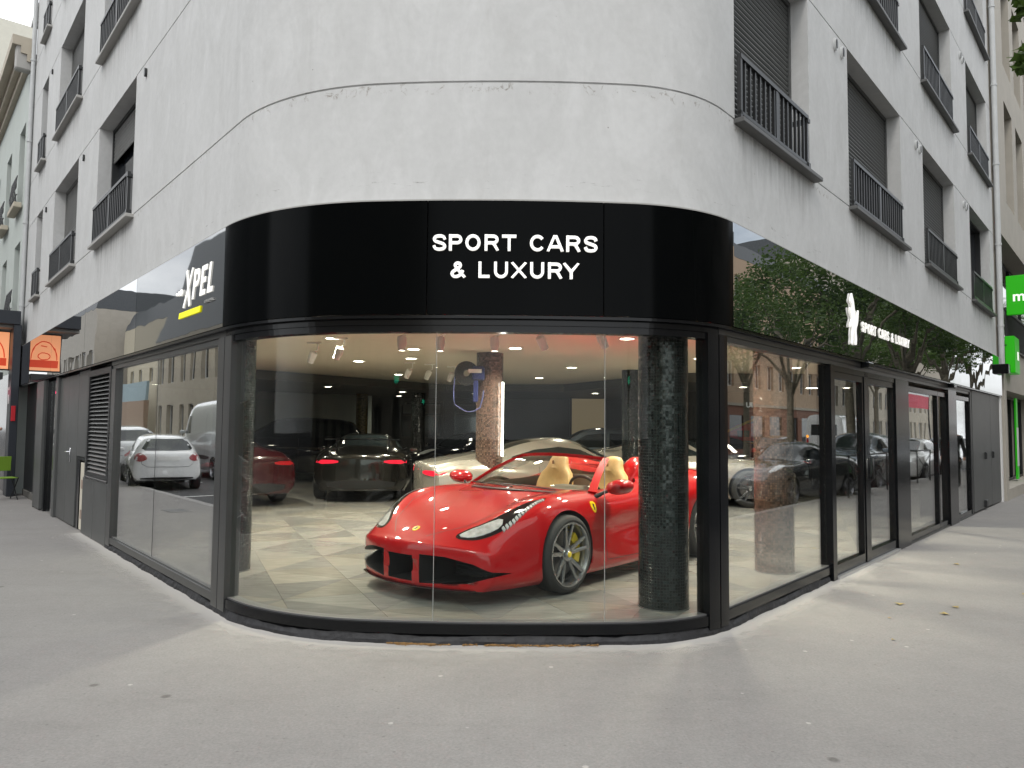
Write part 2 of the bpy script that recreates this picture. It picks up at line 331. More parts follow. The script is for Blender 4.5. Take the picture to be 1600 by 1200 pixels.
def glyph(mb, ch, w, h, t, depth=.02, shear=0.0, sq=.55):
    """w, h: cell; t: stroke weight (vertical strokes t, horizontal ones a little thinner)"""
    for si, pl in enumerate(GLY[ch]):
        P = [Vector(((x-.5)*w, y*h)) for x, y in pl]; n = len(P); closed = (P[0]-P[-1]).length < 1e-4; vs = []; off = .0004*si
        for i in range(n):
            a = P[i-1] if i else (P[-2] if closed else P[0]); b = P[i+1] if i < n-1 else (P[1] if closed else P[-1])
            d1 = (P[i]-a).normalized() if (P[i]-a).length > 1e-9 else (b-P[i]).normalized(); d2 = (b-P[i]).normalized() if (b-P[i]).length > 1e-9 else d1
            tt = (d1+d2).normalized(); nn = Vector((-tt.y, tt.x)); c = max(.45, nn.dot(Vector((-d1.y, d1.x)))); hw = t/2/c
            for s_ in (1, -1):
                q = P[i] + nn*hw*s_
                if ch in 'XAY&R' : q.y = max(0, min(h, q.y))
                for dz in (0, depth + off): vs.append((q.x + q.y*shear, q.y, dz))
        fs = []
        for i in range(n-1):
            a = i*4; b = a+4; fs += [(a+1,a+3,b+3,b+1), (a,a+1,b+1,b), (a+2,b+2,b+3,a+3)]
        if not closed: fs += [(0,2,3,1), (4*n-4,4*n-3,4*n-1,4*n-2)]
        mb.add(vs, fs)
# ------------------------------------------------------------------ the corner's plan
AL, AR = .6960, .7089
A0 = Vector((-2.4303, 6.1879)); R1, RM, R2, T1, T2 = 2.0920, 9.2291, 1.3895, .7711, .7570
DL = Vector((-math.sin(AL), math.cos(AL))); DR = Vector((math.sin(AR), math.cos(AR)))
NL = Vector((-math.cos(AL), -math.sin(AL))); NR = Vector((math.cos(AR), -math.sin(AR)))
def arc_points(n=26):
    th = math.atan2(-math.cos(AL), math.sin(AL)); end = math.atan2(math.cos(AR), math.sin(AR)); am = end - th - T1 - T2
    P = [A0.copy()]; S = [0.0]; T = [th]
    for r, a in ((R1, T1), (RM, am), (R2, T2)):
        for k in range(n):
            t = th + a * (k + .5) / n; P.append(P[-1] + Vector((math.cos(t), math.sin(t))) * r * a / n); S.append(S[-1] + r * a / n); T.append(th + a * (k + 1) / n)
        th += a
    return P, S, T
AP, AS, AT = arc_points(); B0 = AP[-1].copy(); SLEN = AS[-1]
def on_path(u, off=0.0):
    """u < 0: left facade, 0..SLEN: rounded corner, > SLEN: right facade; off = outwards"""
    if u <= 0: return A0 - DL * u + NL * off, math.atan2(-DL.y, -DL.x)
    if u >= SLEN: return B0 + DR * (u - SLEN) + NR * off, math.atan2(DR.y, DR.x)
    for i in range(len(AS) - 1):
        if AS[i + 1] >= u:
            w = (u - AS[i]) / (AS[i + 1] - AS[i]); p = AP[i].lerp(AP[i + 1], w); t = AT[i] * (1 - w) + AT[i + 1] * w
            return p + Vector((math.sin(t), -math.cos(t))) * off, t
def us(u0, u1):
    """parameter samples between u0 and u1 that follow the curve"""
    a = [u0] + [s for s in AS if u0 + .01 < s < u1 - .01] + [u1]
    return a
def sweep(mb, u0, u1, prof, closed=False, mi=0, cap=False):
    """prof: list of (offset outwards, z or function of u) swept along the corner's path"""
    U = us(u0, u1); P = len(prof); vs = []; fs = []
    for u in U:
        for off, z in prof:
            p, t = on_path(u, off); vs.append((p.x, p.y, z(u) if callable(z) else z))
    for i in range(len(U) - 1):
        for j in range(P if closed else P - 1):
            j2 = (j + 1) % P; fs.append((i*P+j, (i+1)*P+j, (i+1)*P+j2, i*P+j2))
    if cap: fs.append(tuple(range(P - 1, -1, -1))); fs.append(tuple(range((len(U)-1)*P, len(U)*P)))
    mb.add(vs, fs, mi)
ROT_R = math.atan2(DR.y, DR.x); ROT_L = math.atan2(-DL.y, -DL.x)
# ------------------------------------------------------------------ motor cars
def pchip(kn):
    """monotone cubic through (x, v) knots"""
    kn = sorted(kn); xs = [k[0] for k in kn]; ys = [k[1] for k in kn]; n = len(xs)
    if n == 1: return lambda x: ys[0]
    h = [xs[i+1] - xs[i] for i in range(n-1)]; d = [(ys[i+1] - ys[i]) / h[i] for i in range(n-1)]; m = [0.0] * n
    m[0] = d[0]; m[-1] = d[-1]
    for i in range(1, n-1):
        if d[i-1] * d[i] > 0:
            w1 = 2*h[i] + h[i-1]; w2 = h[i] + 2*h[i-1]; m[i] = (w1 + w2) / (w1 / d[i-1] + w2 / d[i])
    def f(x):
        if x <= xs[0]: return ys[0]
        if x >= xs[-1]: return ys[-1]
        i = 0
        while x > xs[i+1]: i += 1
        t = (x - xs[i]) / h[i]
        return ys[i]*(2*t**3 - 3*t*t + 1) + h[i]*m[i]*(t**3 - 2*t*t + t) + ys[i+1]*(3*t*t - 2*t**3) + h[i]*m[i+1]*(t**3 - t*t)
    return f
def catmull(P, sub):
    out = []; n = len(P)
    for i in range(n - 1):
        p0 = P[i-1] if i else (-P[1][0], P[1][1]); p1 = P[i]; p2 = P[i+1]; p3 = P[i+2] if i + 2 < n else (2*p2[0]-p1[0], 2*p2[1]-p1[1])
        def tj(a, b): return max(1e-4, math.hypot(b[0]-a[0], b[1]-a[1]) ** .5)
        t0 = 0; t1 = t0 + tj(p0, p1); t2 = t1 + tj(p1, p2); t3 = t2 + tj(p2, p3)
        for k in range(sub):
            t = t1 + (t2 - t1) * k / sub; q = []
            for c in (0, 1):
                a1 = (t1-t)/(t1-t0)*p0[c] + (t-t0)/(t1-t0)*p1[c]; a2 = (t2-t)/(t2-t1)*p1[c] + (t-t1)/(t2-t1)*p2[c]; a3 = (t3-t)/(t3-t2)*p2[c] + (t-t2)/(t3-t2)*p3[c]
                b1 = (t2-t)/(t2-t0)*a1 + (t-t0)/(t2-t0)*a2; b2 = (t3-t)/(t3-t1)*a2 + (t-t1)/(t3-t1)*a3
                q.append((t2-t)/(t2-t1)*b1 + (t-t1)/(t2-t1)*b2)
            out.append(tuple(q))
    out.append(tuple(P[-1])); return out
def sstep(t): t = max(0, min(1, t)); return t*t*(3 - 2*t)
def car_surface(lines, xf, xr, N=90, sub=5, kf=.30, kr=.18, lf=.9, lr=.6, hw=.95, capf=.05, capr=.05):
    """lines: [(yknots, zknots)] from the centre line down to the sill; xf/xr front and rear x"""
    F = [(pchip(a), pchip(b)) for a, b in lines]; xs = []
    for i in range(N + 1):
        t = i / N; t = t - .10 * math.sin(2 * math.pi * t) / (2*math.pi) * 1.6; xs.append(xf + (xr - xf) * t)
    def sec(x):
        P = [(max(0, fy(x)), fz(x)) for fy, fz in F]; P[0] = (0.0, P[0][1]); q = catmull(P, sub); zb = q[-1][1]
        yb = q[-1][0]; q += [(yb * .66, zb), (yb * .33, zb), (0.0, zb)]; return q
    def place(x, q):
        r = []
        for y, z in q:
            r.append((x - kf * (y/hw)**2 * sstep((x - (xf - lf)) / lf) + kr * (y/hw)**2 * sstep(((xr + lr) - x) / lr), y, z))
        return r
    rings = []
    def capring(x, sgn, cap):
        q = sec(x); zm = (q[0][1] + q[-1][1]) / 2
        for sc, dx in ((.30, 1.0), (.60, .97), (.80, .86), (.92, .66), (.975, .40)):
            rings_.append(place(x + 0, [(y*sc, zm + (z-zm)*sc) for y, z in q])); 
            rings_[-1] = [(a + sgn*cap*dx, b, c) for a, b, c in rings_[-1]]
    rings_ = []; capring(xf, 1, capf); rings += rings_
    for x in xs: rings.append(place(x, sec(x)))
    rings_ = []; capring(xr, -1, capr); rings += rings_[::-1]
    H = len(rings[0]); full = []
    vs = []; fs = []
    for r in rings:
        row = r + [(a, -b, c) for a, b, c in r[-2:0:-1]]; full.append(row); vs += row
    K = len(full[0])
    for i in range(len(full) - 1):
        for k in range(K): fs.append((i*K+k, i*K+(k+1) % K, (i+1)*K+(k+1) % K, (i+1)*K+k))
    fs.append(tuple(range(K))); fs.append(tuple(range((len(full)-1)*K + K - 1, (len(full)-1)*K - 1, -1)))
    return vs, fs
def solid(name, vs, fs, mats, mi=0):
    me = bpy.data.meshes.new(name); me.from_pydata(vs, [], fs)
    for m in mats: me.materials.append(m)
    me.polygons.foreach_set('material_index', [mi] * len(me.polygons))
    bm = bmesh.new(); bm.from_mesh(me); bmesh.ops.recalc_face_normals(bm, faces=bm.faces); bm.to_mesh(me); bm.free()
    o = bpy.data.objects.new(name, me); COL.objects.link(o); return o
def cut(o, cutter):
    md = o.modifiers.new('c', 'BOOLEAN'); md.operation = 'DIFFERENCE'; md.solver = 'EXACT'; md.object = cutter
    if hasattr(md, 'use_self'): md.use_self = True
    dg = bpy.context.evaluated_depsgraph_get(); me = bpy.data.meshes.new_from_object(o.evaluated_get(dg))
    o.modifiers.clear(); o.data = me; bpy.data.objects.remove(cutter)
    return o
def finish(o, ang=32):
    bm = bmesh.new(); bm.from_mesh(o.data)
    for e in bm.edges: e.smooth = not (len(e.link_faces) == 2 and (e.calc_face_angle(0) > R(ang) or e.link_faces[0].material_index != e.link_faces[1].material_index))
    for f in bm.faces: f.smooth = True
    bm.to_mesh(o.data); bm.free()
DIRS = {'top': (Vector((0, 0, -1)), lambda a, b: Vector((a, b, 4))), 'left': (Vector((0, -1, 0)), lambda a, b: Vector((a, 4, b))),
        'right': (Vector((0, 1, 0)), lambda a, b: Vector((a, -4, b))), 'front': (Vector((-1, 0, 0)), lambda a, b: Vector((8, a, b))), 'rear': (Vector((1, 0, 0)), lambda a, b: Vector((-9, a, b)))}
def inside(p, poly):
    c = False; n = len(poly)
    for i in range(n):
        a = poly[i]; b = poly[i-1]
        if (a[1] > p[1]) != (b[1] > p[1]) and p[0] < (b[0]-a[0]) * (p[1]-a[1]) / (b[1]-a[1]) + a[0]: c = not c
    return c
def dens(poly, st):
    o = []
    for i in range(len(poly)):
        a = poly[i]; b = poly[(i+1) % len(poly)]; n = max(1, int(math.hypot(b[0]-a[0], b[1]-a[1]) / st))
        for k in range(n): o.append((a[0] + (b[0]-a[0])*k/n, a[1] + (b[1]-a[1])*k/n))
    return o
def rnd(poly, it=2):
    for _ in range(it):
        q = []
        for i in range(len(poly)):
            a = poly[i]; b = poly[(i+1) % len(poly)]
            q += [(a[0]*.75+b[0]*.25, a[1]*.75+b[1]*.25), (a[0]*.25+b[0]*.75, a[1]*.25+b[1]*.75)]
        poly = q
    return poly
def patch(mb, bvh, poly, side, off=.003, st=.05, mi=0, rim=.004):
    """sheet that follows the body under the outline poly, with a small edge thickness"""
    bd = dens(poly, st); n = len(bd); pts = list(bd); xs = [p[0] for p in bd]; ys = [p[1] for p in bd]
    x = min(xs) + st * .5
    while x < max(xs):
        y = min(ys) + st * .5
        while y < max(ys):
            if inside((x, y), poly) and min((x-a)**2 + (y-b)**2 for a, b in bd) > (st*.45)**2: pts.append((x, y))
            y += st
        x += st
    r = delaunay_2d_cdt([Vector(p) for p in pts], [(i, (i+1) % n) for i in range(n)], [], 1, 1e-5)
    d, org = DIRS[side]; V = []; ok = []
    for p in r[0]:
        loc, nor, i, dist = bvh.ray_cast(org(p.x, p.y), d)
        ok.append(loc is not None)
        if loc is not None:
            if nor.dot(d) > 0: nor = -nor
            V.append(tuple(loc + nor * off))
        else: V.append((0, 0, 0))
    F = [f for f in r[2] if all(ok[i] for i in f)]
    used = sorted({i for f in F for i in f}); mp_ = {u: k for k, u in enumerate(used)}
    if not F: return
    vs = [V[i] for i in used]; fs = [tuple(mp_[i] for i in f) for f in F]
    ec = {}
    for f in fs:
        for i in range(len(f)):
            e = (f[i], f[(i+1) % len(f)]); ec[tuple(sorted(e))] = ec.get(tuple(sorted(e)), 0) + 1
    base = len(vs); loop = [e for e, c in ec.items() if c == 1]; ids = sorted({i for e in loop for i in e}); mm = {i: base + k for k, i in enumerate(ids)}
    vs += [tuple(Vector(vs[i]) + d * (off + rim)) for i in ids]; fs += [(a, b, mm[b], mm[a]) for a, b in loop]
    mb.add(vs, fs, mi)
def strip(mb, bvh, pts, side, w=.006, off=.002, mi=0):
    """thin line following the body"""
    d, org = DIRS[side]; P = []
    for i in range(len(pts) - 1):
        a = pts[i]; b = pts[i+1]; n = max(1, int(math.hypot(b[0]-a[0], b[1]-a[1]) / .05))
        for k in range(n): P.append((a[0] + (b[0]-a[0])*k/n, a[1] + (b[1]-a[1])*k/n))
    P.append(pts[-1]); vs = []; 
    for i, p in enumerate(P):
        a = P[max(0, i-1)]; b = P[min(len(P)-1, i+1)]; t = Vector((b[0]-a[0], b[1]-a[1])).normalized(); nn = Vector((-t.y, t.x)) * w / 2
        for s in (1, -1):
            loc, nor, _, _ = bvh.ray_cast(org(p[0] + nn.x*s, p[1] + nn.y*s), d)
            if loc is None: return
            if nor.dot(d) > 0: nor = -nor
            vs.append(tuple(loc + nor * off))
    mb.add(vs, [(2*i, 2*i+1, 2*i+3, 2*i+2) for i in range(len(P)-1)], mi)
def arc2(cx, cy, r, a0, a1, n=14): return [(cx + r*math.cos(R(a0 + (a1-a0)*i/n)), cy + r*math.sin(R(a0 + (a1-a0)*i/n))) for i in range(n+1)]
def make_wheel(parent, x, y, z, rad, rimr, wid, side, rimm, hubm, spokes=5, caliper=None, double=True, steer=0.0):
    """wheel empty is the part; tyre, rim, spokes, hub, disc and caliper are its pieces. side=+1 left"""
    w = bpy.data.objects.new('wheel', None); COL.objects.link(w); w.parent = parent; w.location = (x, y, z); w.rotation_euler = (0, 0, (0 if side > 0 else math.pi) + steer); w.empty_display_size = .1
    h = wid / 2
    t = MB(); t.lathe([(rimr, -h), (rimr + .02, -h - .006), (rad - .03, -h), (rad - .008, -h*.86), (rad, -h*.6), (rad, h*.6), (rad - .008, h*.86), (rad - .03, h), (rimr + .02, h + .006), (rimr, h)], 40, axis='Y')
    t.build('tyre', MATS['tyre'], w, True)
    r = MB(); r.lathe([(rimr + .004, h), (rimr + .002, h + .006), (rimr - .012, h + .004), (rimr - .02, h - .02), (rimr - .035, h - .10), (rimr - .035, -h), (rimr + .004, -h)], 40, axis='Y')
    r.build('rim', rimm, w, True)
    s = MB(); n = spokes * (2 if double else 1)
    for k in range(spokes):
        for dd in ((-1, 1) if double else (0,)):
            a0 = 2*math.pi*k/spokes + .3; a_in = a0 + dd*.17; a_out = a0 + dd*.20
            pi_ = Vector((math.cos(a_in)*.055, 0, math.sin(a_in)*.055)); po = Vector((math.cos(a_out)*(rimr-.012), 0, math.sin(a_out)*(rimr-.012)))
            t_ = (po - pi_).normalized(); sd_ = Vector((-t_.z, 0, t_.x)); w0 = .021 if double else .03; w1 = .015 if double else .02
            vs = []
            for pp, ww, yy, th in ((pi_, w0, h - .035, .03), (pi_.lerp(po, .5), (w0+w1)/2, h - .020, .026), (po, w1, h - .004, .024)):
                vs += [pp + sd_*ww + Vector((0, yy - .005, 0)), pp + sd_*ww*.45 + Vector((0, yy, 0)), pp - sd_*ww*.45 + Vector((0, yy, 0)), pp - sd_*ww + Vector((0, yy - .005, 0)), pp - sd_*ww + Vector((0, yy - th, 0)), pp + sd_*ww + Vector((0, yy - th, 0))]
            fs = []
            for j in (0, 1): fs += [(j*6+i, j*6+(i+1) % 6, j*6+6+(i+1) % 6, j*6+6+i) for i in range(6)]
            s.add(vs, fs)
    s.build('spokes', rimm, w)
    hb = MB(); hb.lathe([(0, h - .012), (.028, h - .014), (.034, h - .022), (.062, h - .030), (.07, h - .045), (.07, h - .09), (0, h - .09)], 24, axis='Y'); hb.build('hub', rimm, w, True)
    c = MB(); c.lathe([(0, h - .006), (.022, h - .007), (.027, h - .012), (.027, h - .02), (0, h - .02)], 20, axis='Y'); c.build('hub_cap', hubm, w, True)
    d = MB(); d.lathe([(.06, h - .10), (rimr*.72, h - .10), (rimr*.72, h - .13), (.06, h - .13)], 36, axis='Y', closed=True); d.build('brake_disc', MATS['disc'], w)
    if caliper:
        cc = MB(); vs = []; q = 8
        for i in range(q + 1):
            a = R(caliper[1] - 38 + 76 * i / q)
            for rr, yy in ((rimr*.50, h-.055), (rimr*.80, h-.060), (rimr*.82, h-.15), (rimr*.50, h-.15)): vs.append((math.cos(a)*rr, yy, math.sin(a)*rr))
        fs = []
        for i in range(q): fs += [(i*4+j, i*4+(j+1) % 4, i*4+4+(j+1) % 4, i*4+4+j) for j in range(4)]
        fs += [(3,2,1,0), tuple(q*4+j for j in range(4))]; cc.add(vs, fs); cc.build('caliper', caliper[0], w)
    return w
def arches(mb, wheels, y_in=.55):
    for x, z, r in wheels:
        for sgn in (1, -1):
            q = [(x + r*math.cos(a), z + r*math.sin(a)) for a in [2*math.pi*i/40 for i in range(40)]]
            mb.prism(q, sgn*y_in, sgn*1.3, 'Y', 1)
def std_mats():
    mat('tyre', (.018, .018, .019), .75, bump=.2, bs=60); mat('black_trim', (.012, .012, .013), .45); mat('gloss_black', (.006, .006, .007), .08, coat=.6)
    mat('alloy', (.36, .36, .38), .28, .85); mat('alloy_dark', (.10, .10, .11), .3, .8); mat('disc', (.22, .21, .21), .4, .9); mat('yellow_enamel', (.78, .55, .01), .3, coat=.5)
    mat('car_glass', (.012, .016, .017), .03, spec=.8); mat('lamp_clear', (.75, .77, .78), .06, .3, coat=1); mat('chrome', (.75, .75, .76), .1, 1.0)
    mat('lamp_red', (.42, .008, .012), .15, coat=.8); mat('lamp_red_lit', (.5, .01, .02), .2, emit=(1, .02, .06), es=.7); mat('plate', (.72, .72, .70), .4)
    mat('lamp_orange_lit', (.8, .3, .02), .2, emit=(1, .35, .03), es=2.5)
std_mats()
BODY = {}
def closed_car(name, label, kind, paint, loc, rotz, group=None, tail=None, glass=None, roofm=None, rim=None, wing=False, scale=1.0, plate=True):
    """kinds: coupe, hatch, suv, van, sedan; x forward, front axle at x=0"""
    S = KINDS[kind]; t = thing(name, label, 'car' if kind != 'van' else 'van', loc, rotz, group); t.scale = (scale,)*3
    key = kind
    if key not in BODY:
        vs, fs = car_surface(S['lines'], S['xf'], S['xr'], N=60, sub=4, kf=S.get('kf', .25), kr=S.get('kr', .12), hw=S['hw'], lf=.8, lr=.6, capf=S.get('capf', .05), capr=S.get('capr', .04))
        bvh = BVHTree.FromPolygons([Vector(v) for v in vs], fs)
        o = solid('body', vs, fs, [paint, MATS['black_trim']])
        cb = MB(); arches(cb, [(0, S['wr'], S['wr'] + .045), (-S['wb'], S['wr'], S['wr'] + .045)], S['hw'] - .40)
        co = solid('cutter', cb.v, cb.f, [paint, MATS['black_trim']], 1); cut(o, co); finish(o)
        me = o.data; bpy.data.objects.remove(o); BODY[key] = (me, bvh)
    me, bvh = BODY[key]; me = me.copy(); me.materials[0] = paint
    b = bpy.data.objects.new('body', me); COL.objects.link(b); b.parent = t
    tr = S['hw'] - .115
    for x in (0, -S['wb']):
        for sg in (1, -1): make_wheel(t, x, sg*tr, S['wr'], S['wr'], S['wr']*.74, .22, sg, rim or MATS['alloy'], MATS['chrome'], 5, None, kind != 'van')
    for g in S['glass']:
        m = MB()
        for side, poly in g[1:]: patch(m, bvh, poly, side, .006, .09)
        m.build(g[0], glass or MATS['car_glass'], t, True)
    for nm, side, poly in S['lamps']:
        if nm == 'number_plate' and not plate: continue
        m = MB(); patch(m, bvh, poly if nm == 'number_plate' else rnd(poly, 1), side, .008, .06)
        mm = {'headlight': MATS['lamp_clear'], 'tail_light': tail or MATS['lamp_red'], 'grille': MATS['black_trim'], 'bumper_intake': MATS['black_trim'], 'number_plate': MATS['plate'], 'side_trim': MATS['black_trim'], 'indicator': MATS['lamp_orange_lit'], 'roof': roofm or paint, 'rear_valance': MATS['black_trim']}[nm]
        m.build(nm, mm, t, True)
    sm = MB()
    for side, pts in S['seams']: strip(sm, bvh, pts, side, .010, .0035)
    if sm.v: sm.build('door_seams', MATS['black_trim'], t)
    for sg in (1, -1):
        m = MB(); M = Matrix.Translation((S['mx'], sg*(S['hw'] + .05), S['mz'])); m.box(-.07, .05, -.10, .10, -.06, .07, M=M, bev=.03); m.build('wing_mirror', paint, t, True)
    if wing:
        m = MB(); m.box(-S['wb']-.62, -S['wb']-.36, -.72, .72, 1.17, 1.20, bev=.01)
        for y in (-.5, .5): m.box(-S['wb']-.56, -S['wb']-.44, y-.01, y+.01, .96, 1.18)
        m.build('rear_wing', MATS['gloss_black'], t)
    return t
def K(*a): return list(a)
def sidepoly(p): return [('left', p), ('right', p)]
KINDS = {
 'coupe': dict(xf=.85, xr=-3.62, wb=2.62, wr=.345, hw=.96, kf=.30, kr=.2, mx=-.72, mz=.90,
  lines=[(K((0,0)), K((.85,.62),(.5,.76),(0,.86),(-.45,.93),(-.75,1.05),(-1.15,1.235),(-1.5,1.29),(-1.9,1.26),(-2.6,1.08),(-3.2,.97),(-3.62,.90))),
         (K((.85,.34),(0,.38),(-1.5,.40),(-2.6,.40),(-3.62,.4)), K((.85,.615),(.5,.755),(0,.86),(-.5,.925),(-.8,1.045),(-1.2,1.215),(-1.55,1.265),(-1.95,1.23),(-2.6,1.06),(-3.2,.965),(-3.62,.895))),
         (K((.85,.52),(0,.60),(-1.5,.58),(-2.6,.56),(-3.62,.56)), K((.85,.61),(.5,.76),(0,.875),(-.55,.90),(-.9,1.00),(-1.3,1.145),(-1.6,1.175),(-2.0,1.13),(-2.6,1.01),(-3.2,.955),(-3.62,.885))),
         (K((.85,.66),(0,.76),(-1.2,.80),(-2.6,.78),(-3.62,.70)), K((.85,.58),(.5,.74),(0,.86),(-.5,.87),(-1.2,.89),(-2,.93),(-2.6,.97),(-3.2,.93),(-3.62,.86))),
         (K((.85,.76),(0,.90),(-1.2,.89),(-2.6,.93),(-3.62,.82)), K((.85,.52),(0,.76),(-1.2,.78),(-2.6,.84),(-3.62,.78))),
         (K((.85,.80),(0,.955),(-1.2,.93),(-2.6,.96),(-3.62,.86)), K((.85,.42),(0,.56),(-2.6,.60),(-3.62,.60))),
         (K((.85,.80),(0,.94),(-1.2,.91),(-2.6,.95),(-3.62,.86)), K((.85,.28),(0,.32),(-3.62,.40))),
         (K((.85,.72),(0,.86),(-1.2,.87),(-2.6,.88),(-3.62,.74)), K((.85,.15),(0,.15),(-2.6,.16),(-3.62,.22)))],
  glass=[('windscreen', ('top', [(-.48,-.50),(-.42,0),(-.48,.50),(-.56,.60),(-1.12,.50),(-1.16,0),(-1.12,-.50),(-.56,-.60)])), ('rear_window', ('top', [(-1.95,-.42),(-1.95,.42),(-2.75,.46),(-2.75,-.46)])),
         ('side_window', *sidepoly([(-.80,.93),(-1.20,1.10),(-1.55,1.145),(-1.95,1.10),(-2.35,.99),(-2.2,.955),(-1.4,.925)]))],
  lamps=[('headlight','top',[(.55,.60),(.30,.78),(.02,.80),(.15,.66)]), ('headlight','top',[(.55,-.60),(.15,-.66),(.02,-.80),(.30,-.78)]), ('tail_light','rear',[(.42,.74),(.84,.72),(.84,.80),(.42,.80)]), ('tail_light','rear',[(-.42,.80),(-.84,.80),(-.84,.72),(-.42,.74)]),
         ('grille','front',[(-.45,.22),(.45,.22),(.5,.40),(-.5,.40)]), ('rear_valance','rear',[(-.60,.26),(.60,.26),(.66,.42),(-.66,.42)]), ('number_plate','rear',[(-.26,.50),(.26,.50),(.26,.60),(-.26,.60)])],
  seams=[('left',[(-.62,.86),(-.66,.5),(-.72,.25)]),('left',[(-1.95,.90),(-2.0,.6),(-1.9,.25)]),('right',[(-.62,.86),(-.66,.5),(-.72,.25)]),('right',[(-1.95,.90),(-2.0,.6),(-1.9,.25)])]),
 'hatch': dict(xf=.78, xr=-3.14, wb=2.54, wr=.31, hw=.86, kf=.28, kr=.14, mx=-.62, mz=1.0, capr=.06,
  lines=[(K((0,0)), K((.78,.70),(.5,.86),(0,.95),(-.25,1.0),(-.6,1.17),(-1.05,1.40),(-1.5,1.455),(-2.3,1.43),(-2.75,1.37),(-3.0,1.10),(-3.14,.98))),
         (K((.78,.32),(0,.36),(-3.14,.36)), K((.78,.70),(.5,.86),(0,.95),(-.3,1.0),(-.65,1.165),(-1.1,1.39),(-1.5,1.44),(-2.3,1.415),(-2.75,1.355),(-3.0,1.10),(-3.14,.98))),
         (K((.78,.48),(0,.56),(-1.5,.54),(-2.7,.52),(-3.14,.56)), K((.78,.69),(.5,.84),(0,.94),(-.35,.98),(-.75,1.13),(-1.2,1.33),(-1.5,1.365),(-2.3,1.345),(-2.75,1.28),(-3.0,1.08),(-3.14,.97))),
         (K((.78,.60),(0,.72),(-1.2,.76),(-2.6,.75),(-3.14,.68)), K((.78,.66),(.5,.79),(0,.88),(-1.2,.93),(-2.6,.99),(-3.14,.93))),
         (K((.78,.68),(0,.81),(-1.2,.83),(-2.6,.83),(-3.14,.76)), K((.78,.58),(0,.76),(-2.6,.84),(-3.14,.80))),
         (K((.78,.72),(0,.855),(-1.2,.85),(-2.6,.86),(-3.14,.80)), K((.78,.48),(0,.58),(-2.6,.62),(-3.14,.60))),
         (K((.78,.72),(0,.84),(-3.14,.79)), K((.78,.30),(0,.34),(-3.14,.38))),
         (K((.78,.64),(0,.78),(-2.6,.78),(-3.14,.68)), K((.78,.18),(-2.6,.2),(-3.14,.28)))],
  glass=[('windscreen', ('top', [(-.28,-.52),(-.22,0),(-.28,.52),(-1.05,.46),(-1.08,0),(-1.05,-.46)])), ('rear_window', ('rear', [(-.52,1.03),(.52,1.03),(.60,1.08),(.44,1.33),(-.44,1.33),(-.60,1.08)])),
         ('side_window', *sidepoly([(-.62,.98),(-1.15,1.27),(-1.5,1.31),(-1.62,1.31),(-1.62,.98)])), ('side_window', *sidepoly([(-1.70,.99),(-1.70,1.31),(-2.3,1.29),(-2.6,1.22),(-2.72,1.08),(-2.5,1.02)]))],
  lamps=[('headlight','front',[(.42,.66),(.66,.68),(.70,.80),(.50,.80)]), ('headlight','front',[(-.42,.66),(-.50,.80),(-.70,.80),(-.66,.68)]), ('tail_light','rear',[(.46,.83),(.60,.75),(.76,.78),(.78,.90),(.66,.98),(.54,.92)]), ('tail_light','rear',[(-.46,.83),(-.54,.92),(-.66,.98),(-.78,.90),(-.76,.78),(-.60,.75)]),
         ('grille','front',[(-.36,.50),(.36,.50),(.40,.62),(-.40,.62)]), ('bumper_intake','front',[(-.5,.26),(.5,.26),(.45,.38),(-.45,.38)]), ('rear_valance','rear',[(-.60,.30),(.60,.30),(.62,.36),(-.62,.36)]), ('number_plate','rear',[(-.26,.78),(.26,.78),(.26,.89),(-.26,.89)])],
  seams=[('left',[(-.45,.9),(-.5,.5),(-.55,.3)]),('left',[(-1.66,.97),(-1.66,.3)]),('right',[(-.45,.9),(-.5,.5),(-.55,.3)]),('right',[(-1.66,.97),(-1.66,.3)]),('rear',[(-.62,.99),(-.60,.70),(-.48,.62),(.48,.62),(.60,.70),(.62,.99)])]),
}
def derive(base, new, fx, fy, fz, **kw):
    """stretch a described car body: fx, fy, fz map its coordinates"""
    S = KINDS[base]; D = dict(S); D['lines'] = [([(fx(x), fy(y)) for x, y in a], [(fx(x), fz(z)) for x, z in b]) for a, b in S['lines']]
    def mpoly(side, poly):
        if side in ('left', 'right'): return [(fx(a), fz(b)) for a, b in poly]
        if side == 'top': return [(fx(a), fy(b)) for a, b in poly]
        return [(fy(a), fz(b)) for a, b in poly]
    D['glass'] = [(g[0], *[(s, mpoly(s, p)) for s, p in g[1:]]) for g in S['glass']]
    D['lamps'] = [(n, s, mpoly(s, p)) for n, s, p in S['lamps']]; D['seams'] = [(s, mpoly(s, p)) for s, p in S['seams']]
    D['xf'] = fx(S['xf']); D['xr'] = fx(S['xr']); D['wb'] = -fx(-S['wb']); D['hw'] = fy(S['hw']); D['mx'] = fx(S['mx']); D['mz'] = fz(S['mz']); D.update(kw); KINDS[new] = D
derive('hatch', 'suv', lambda x: x*1.10 if x < 0 else x*1.12, lambda y: y*1.09, lambda z: z + .06 + max(0, z-.3)*.12, wr=.36)
derive('coupe', 'sedan', lambda x: x*1.06, lambda y: y*.96, lambda z: z*(1.0 + .10*sstep((z-.5)/.6)) + .02, wr=.325)
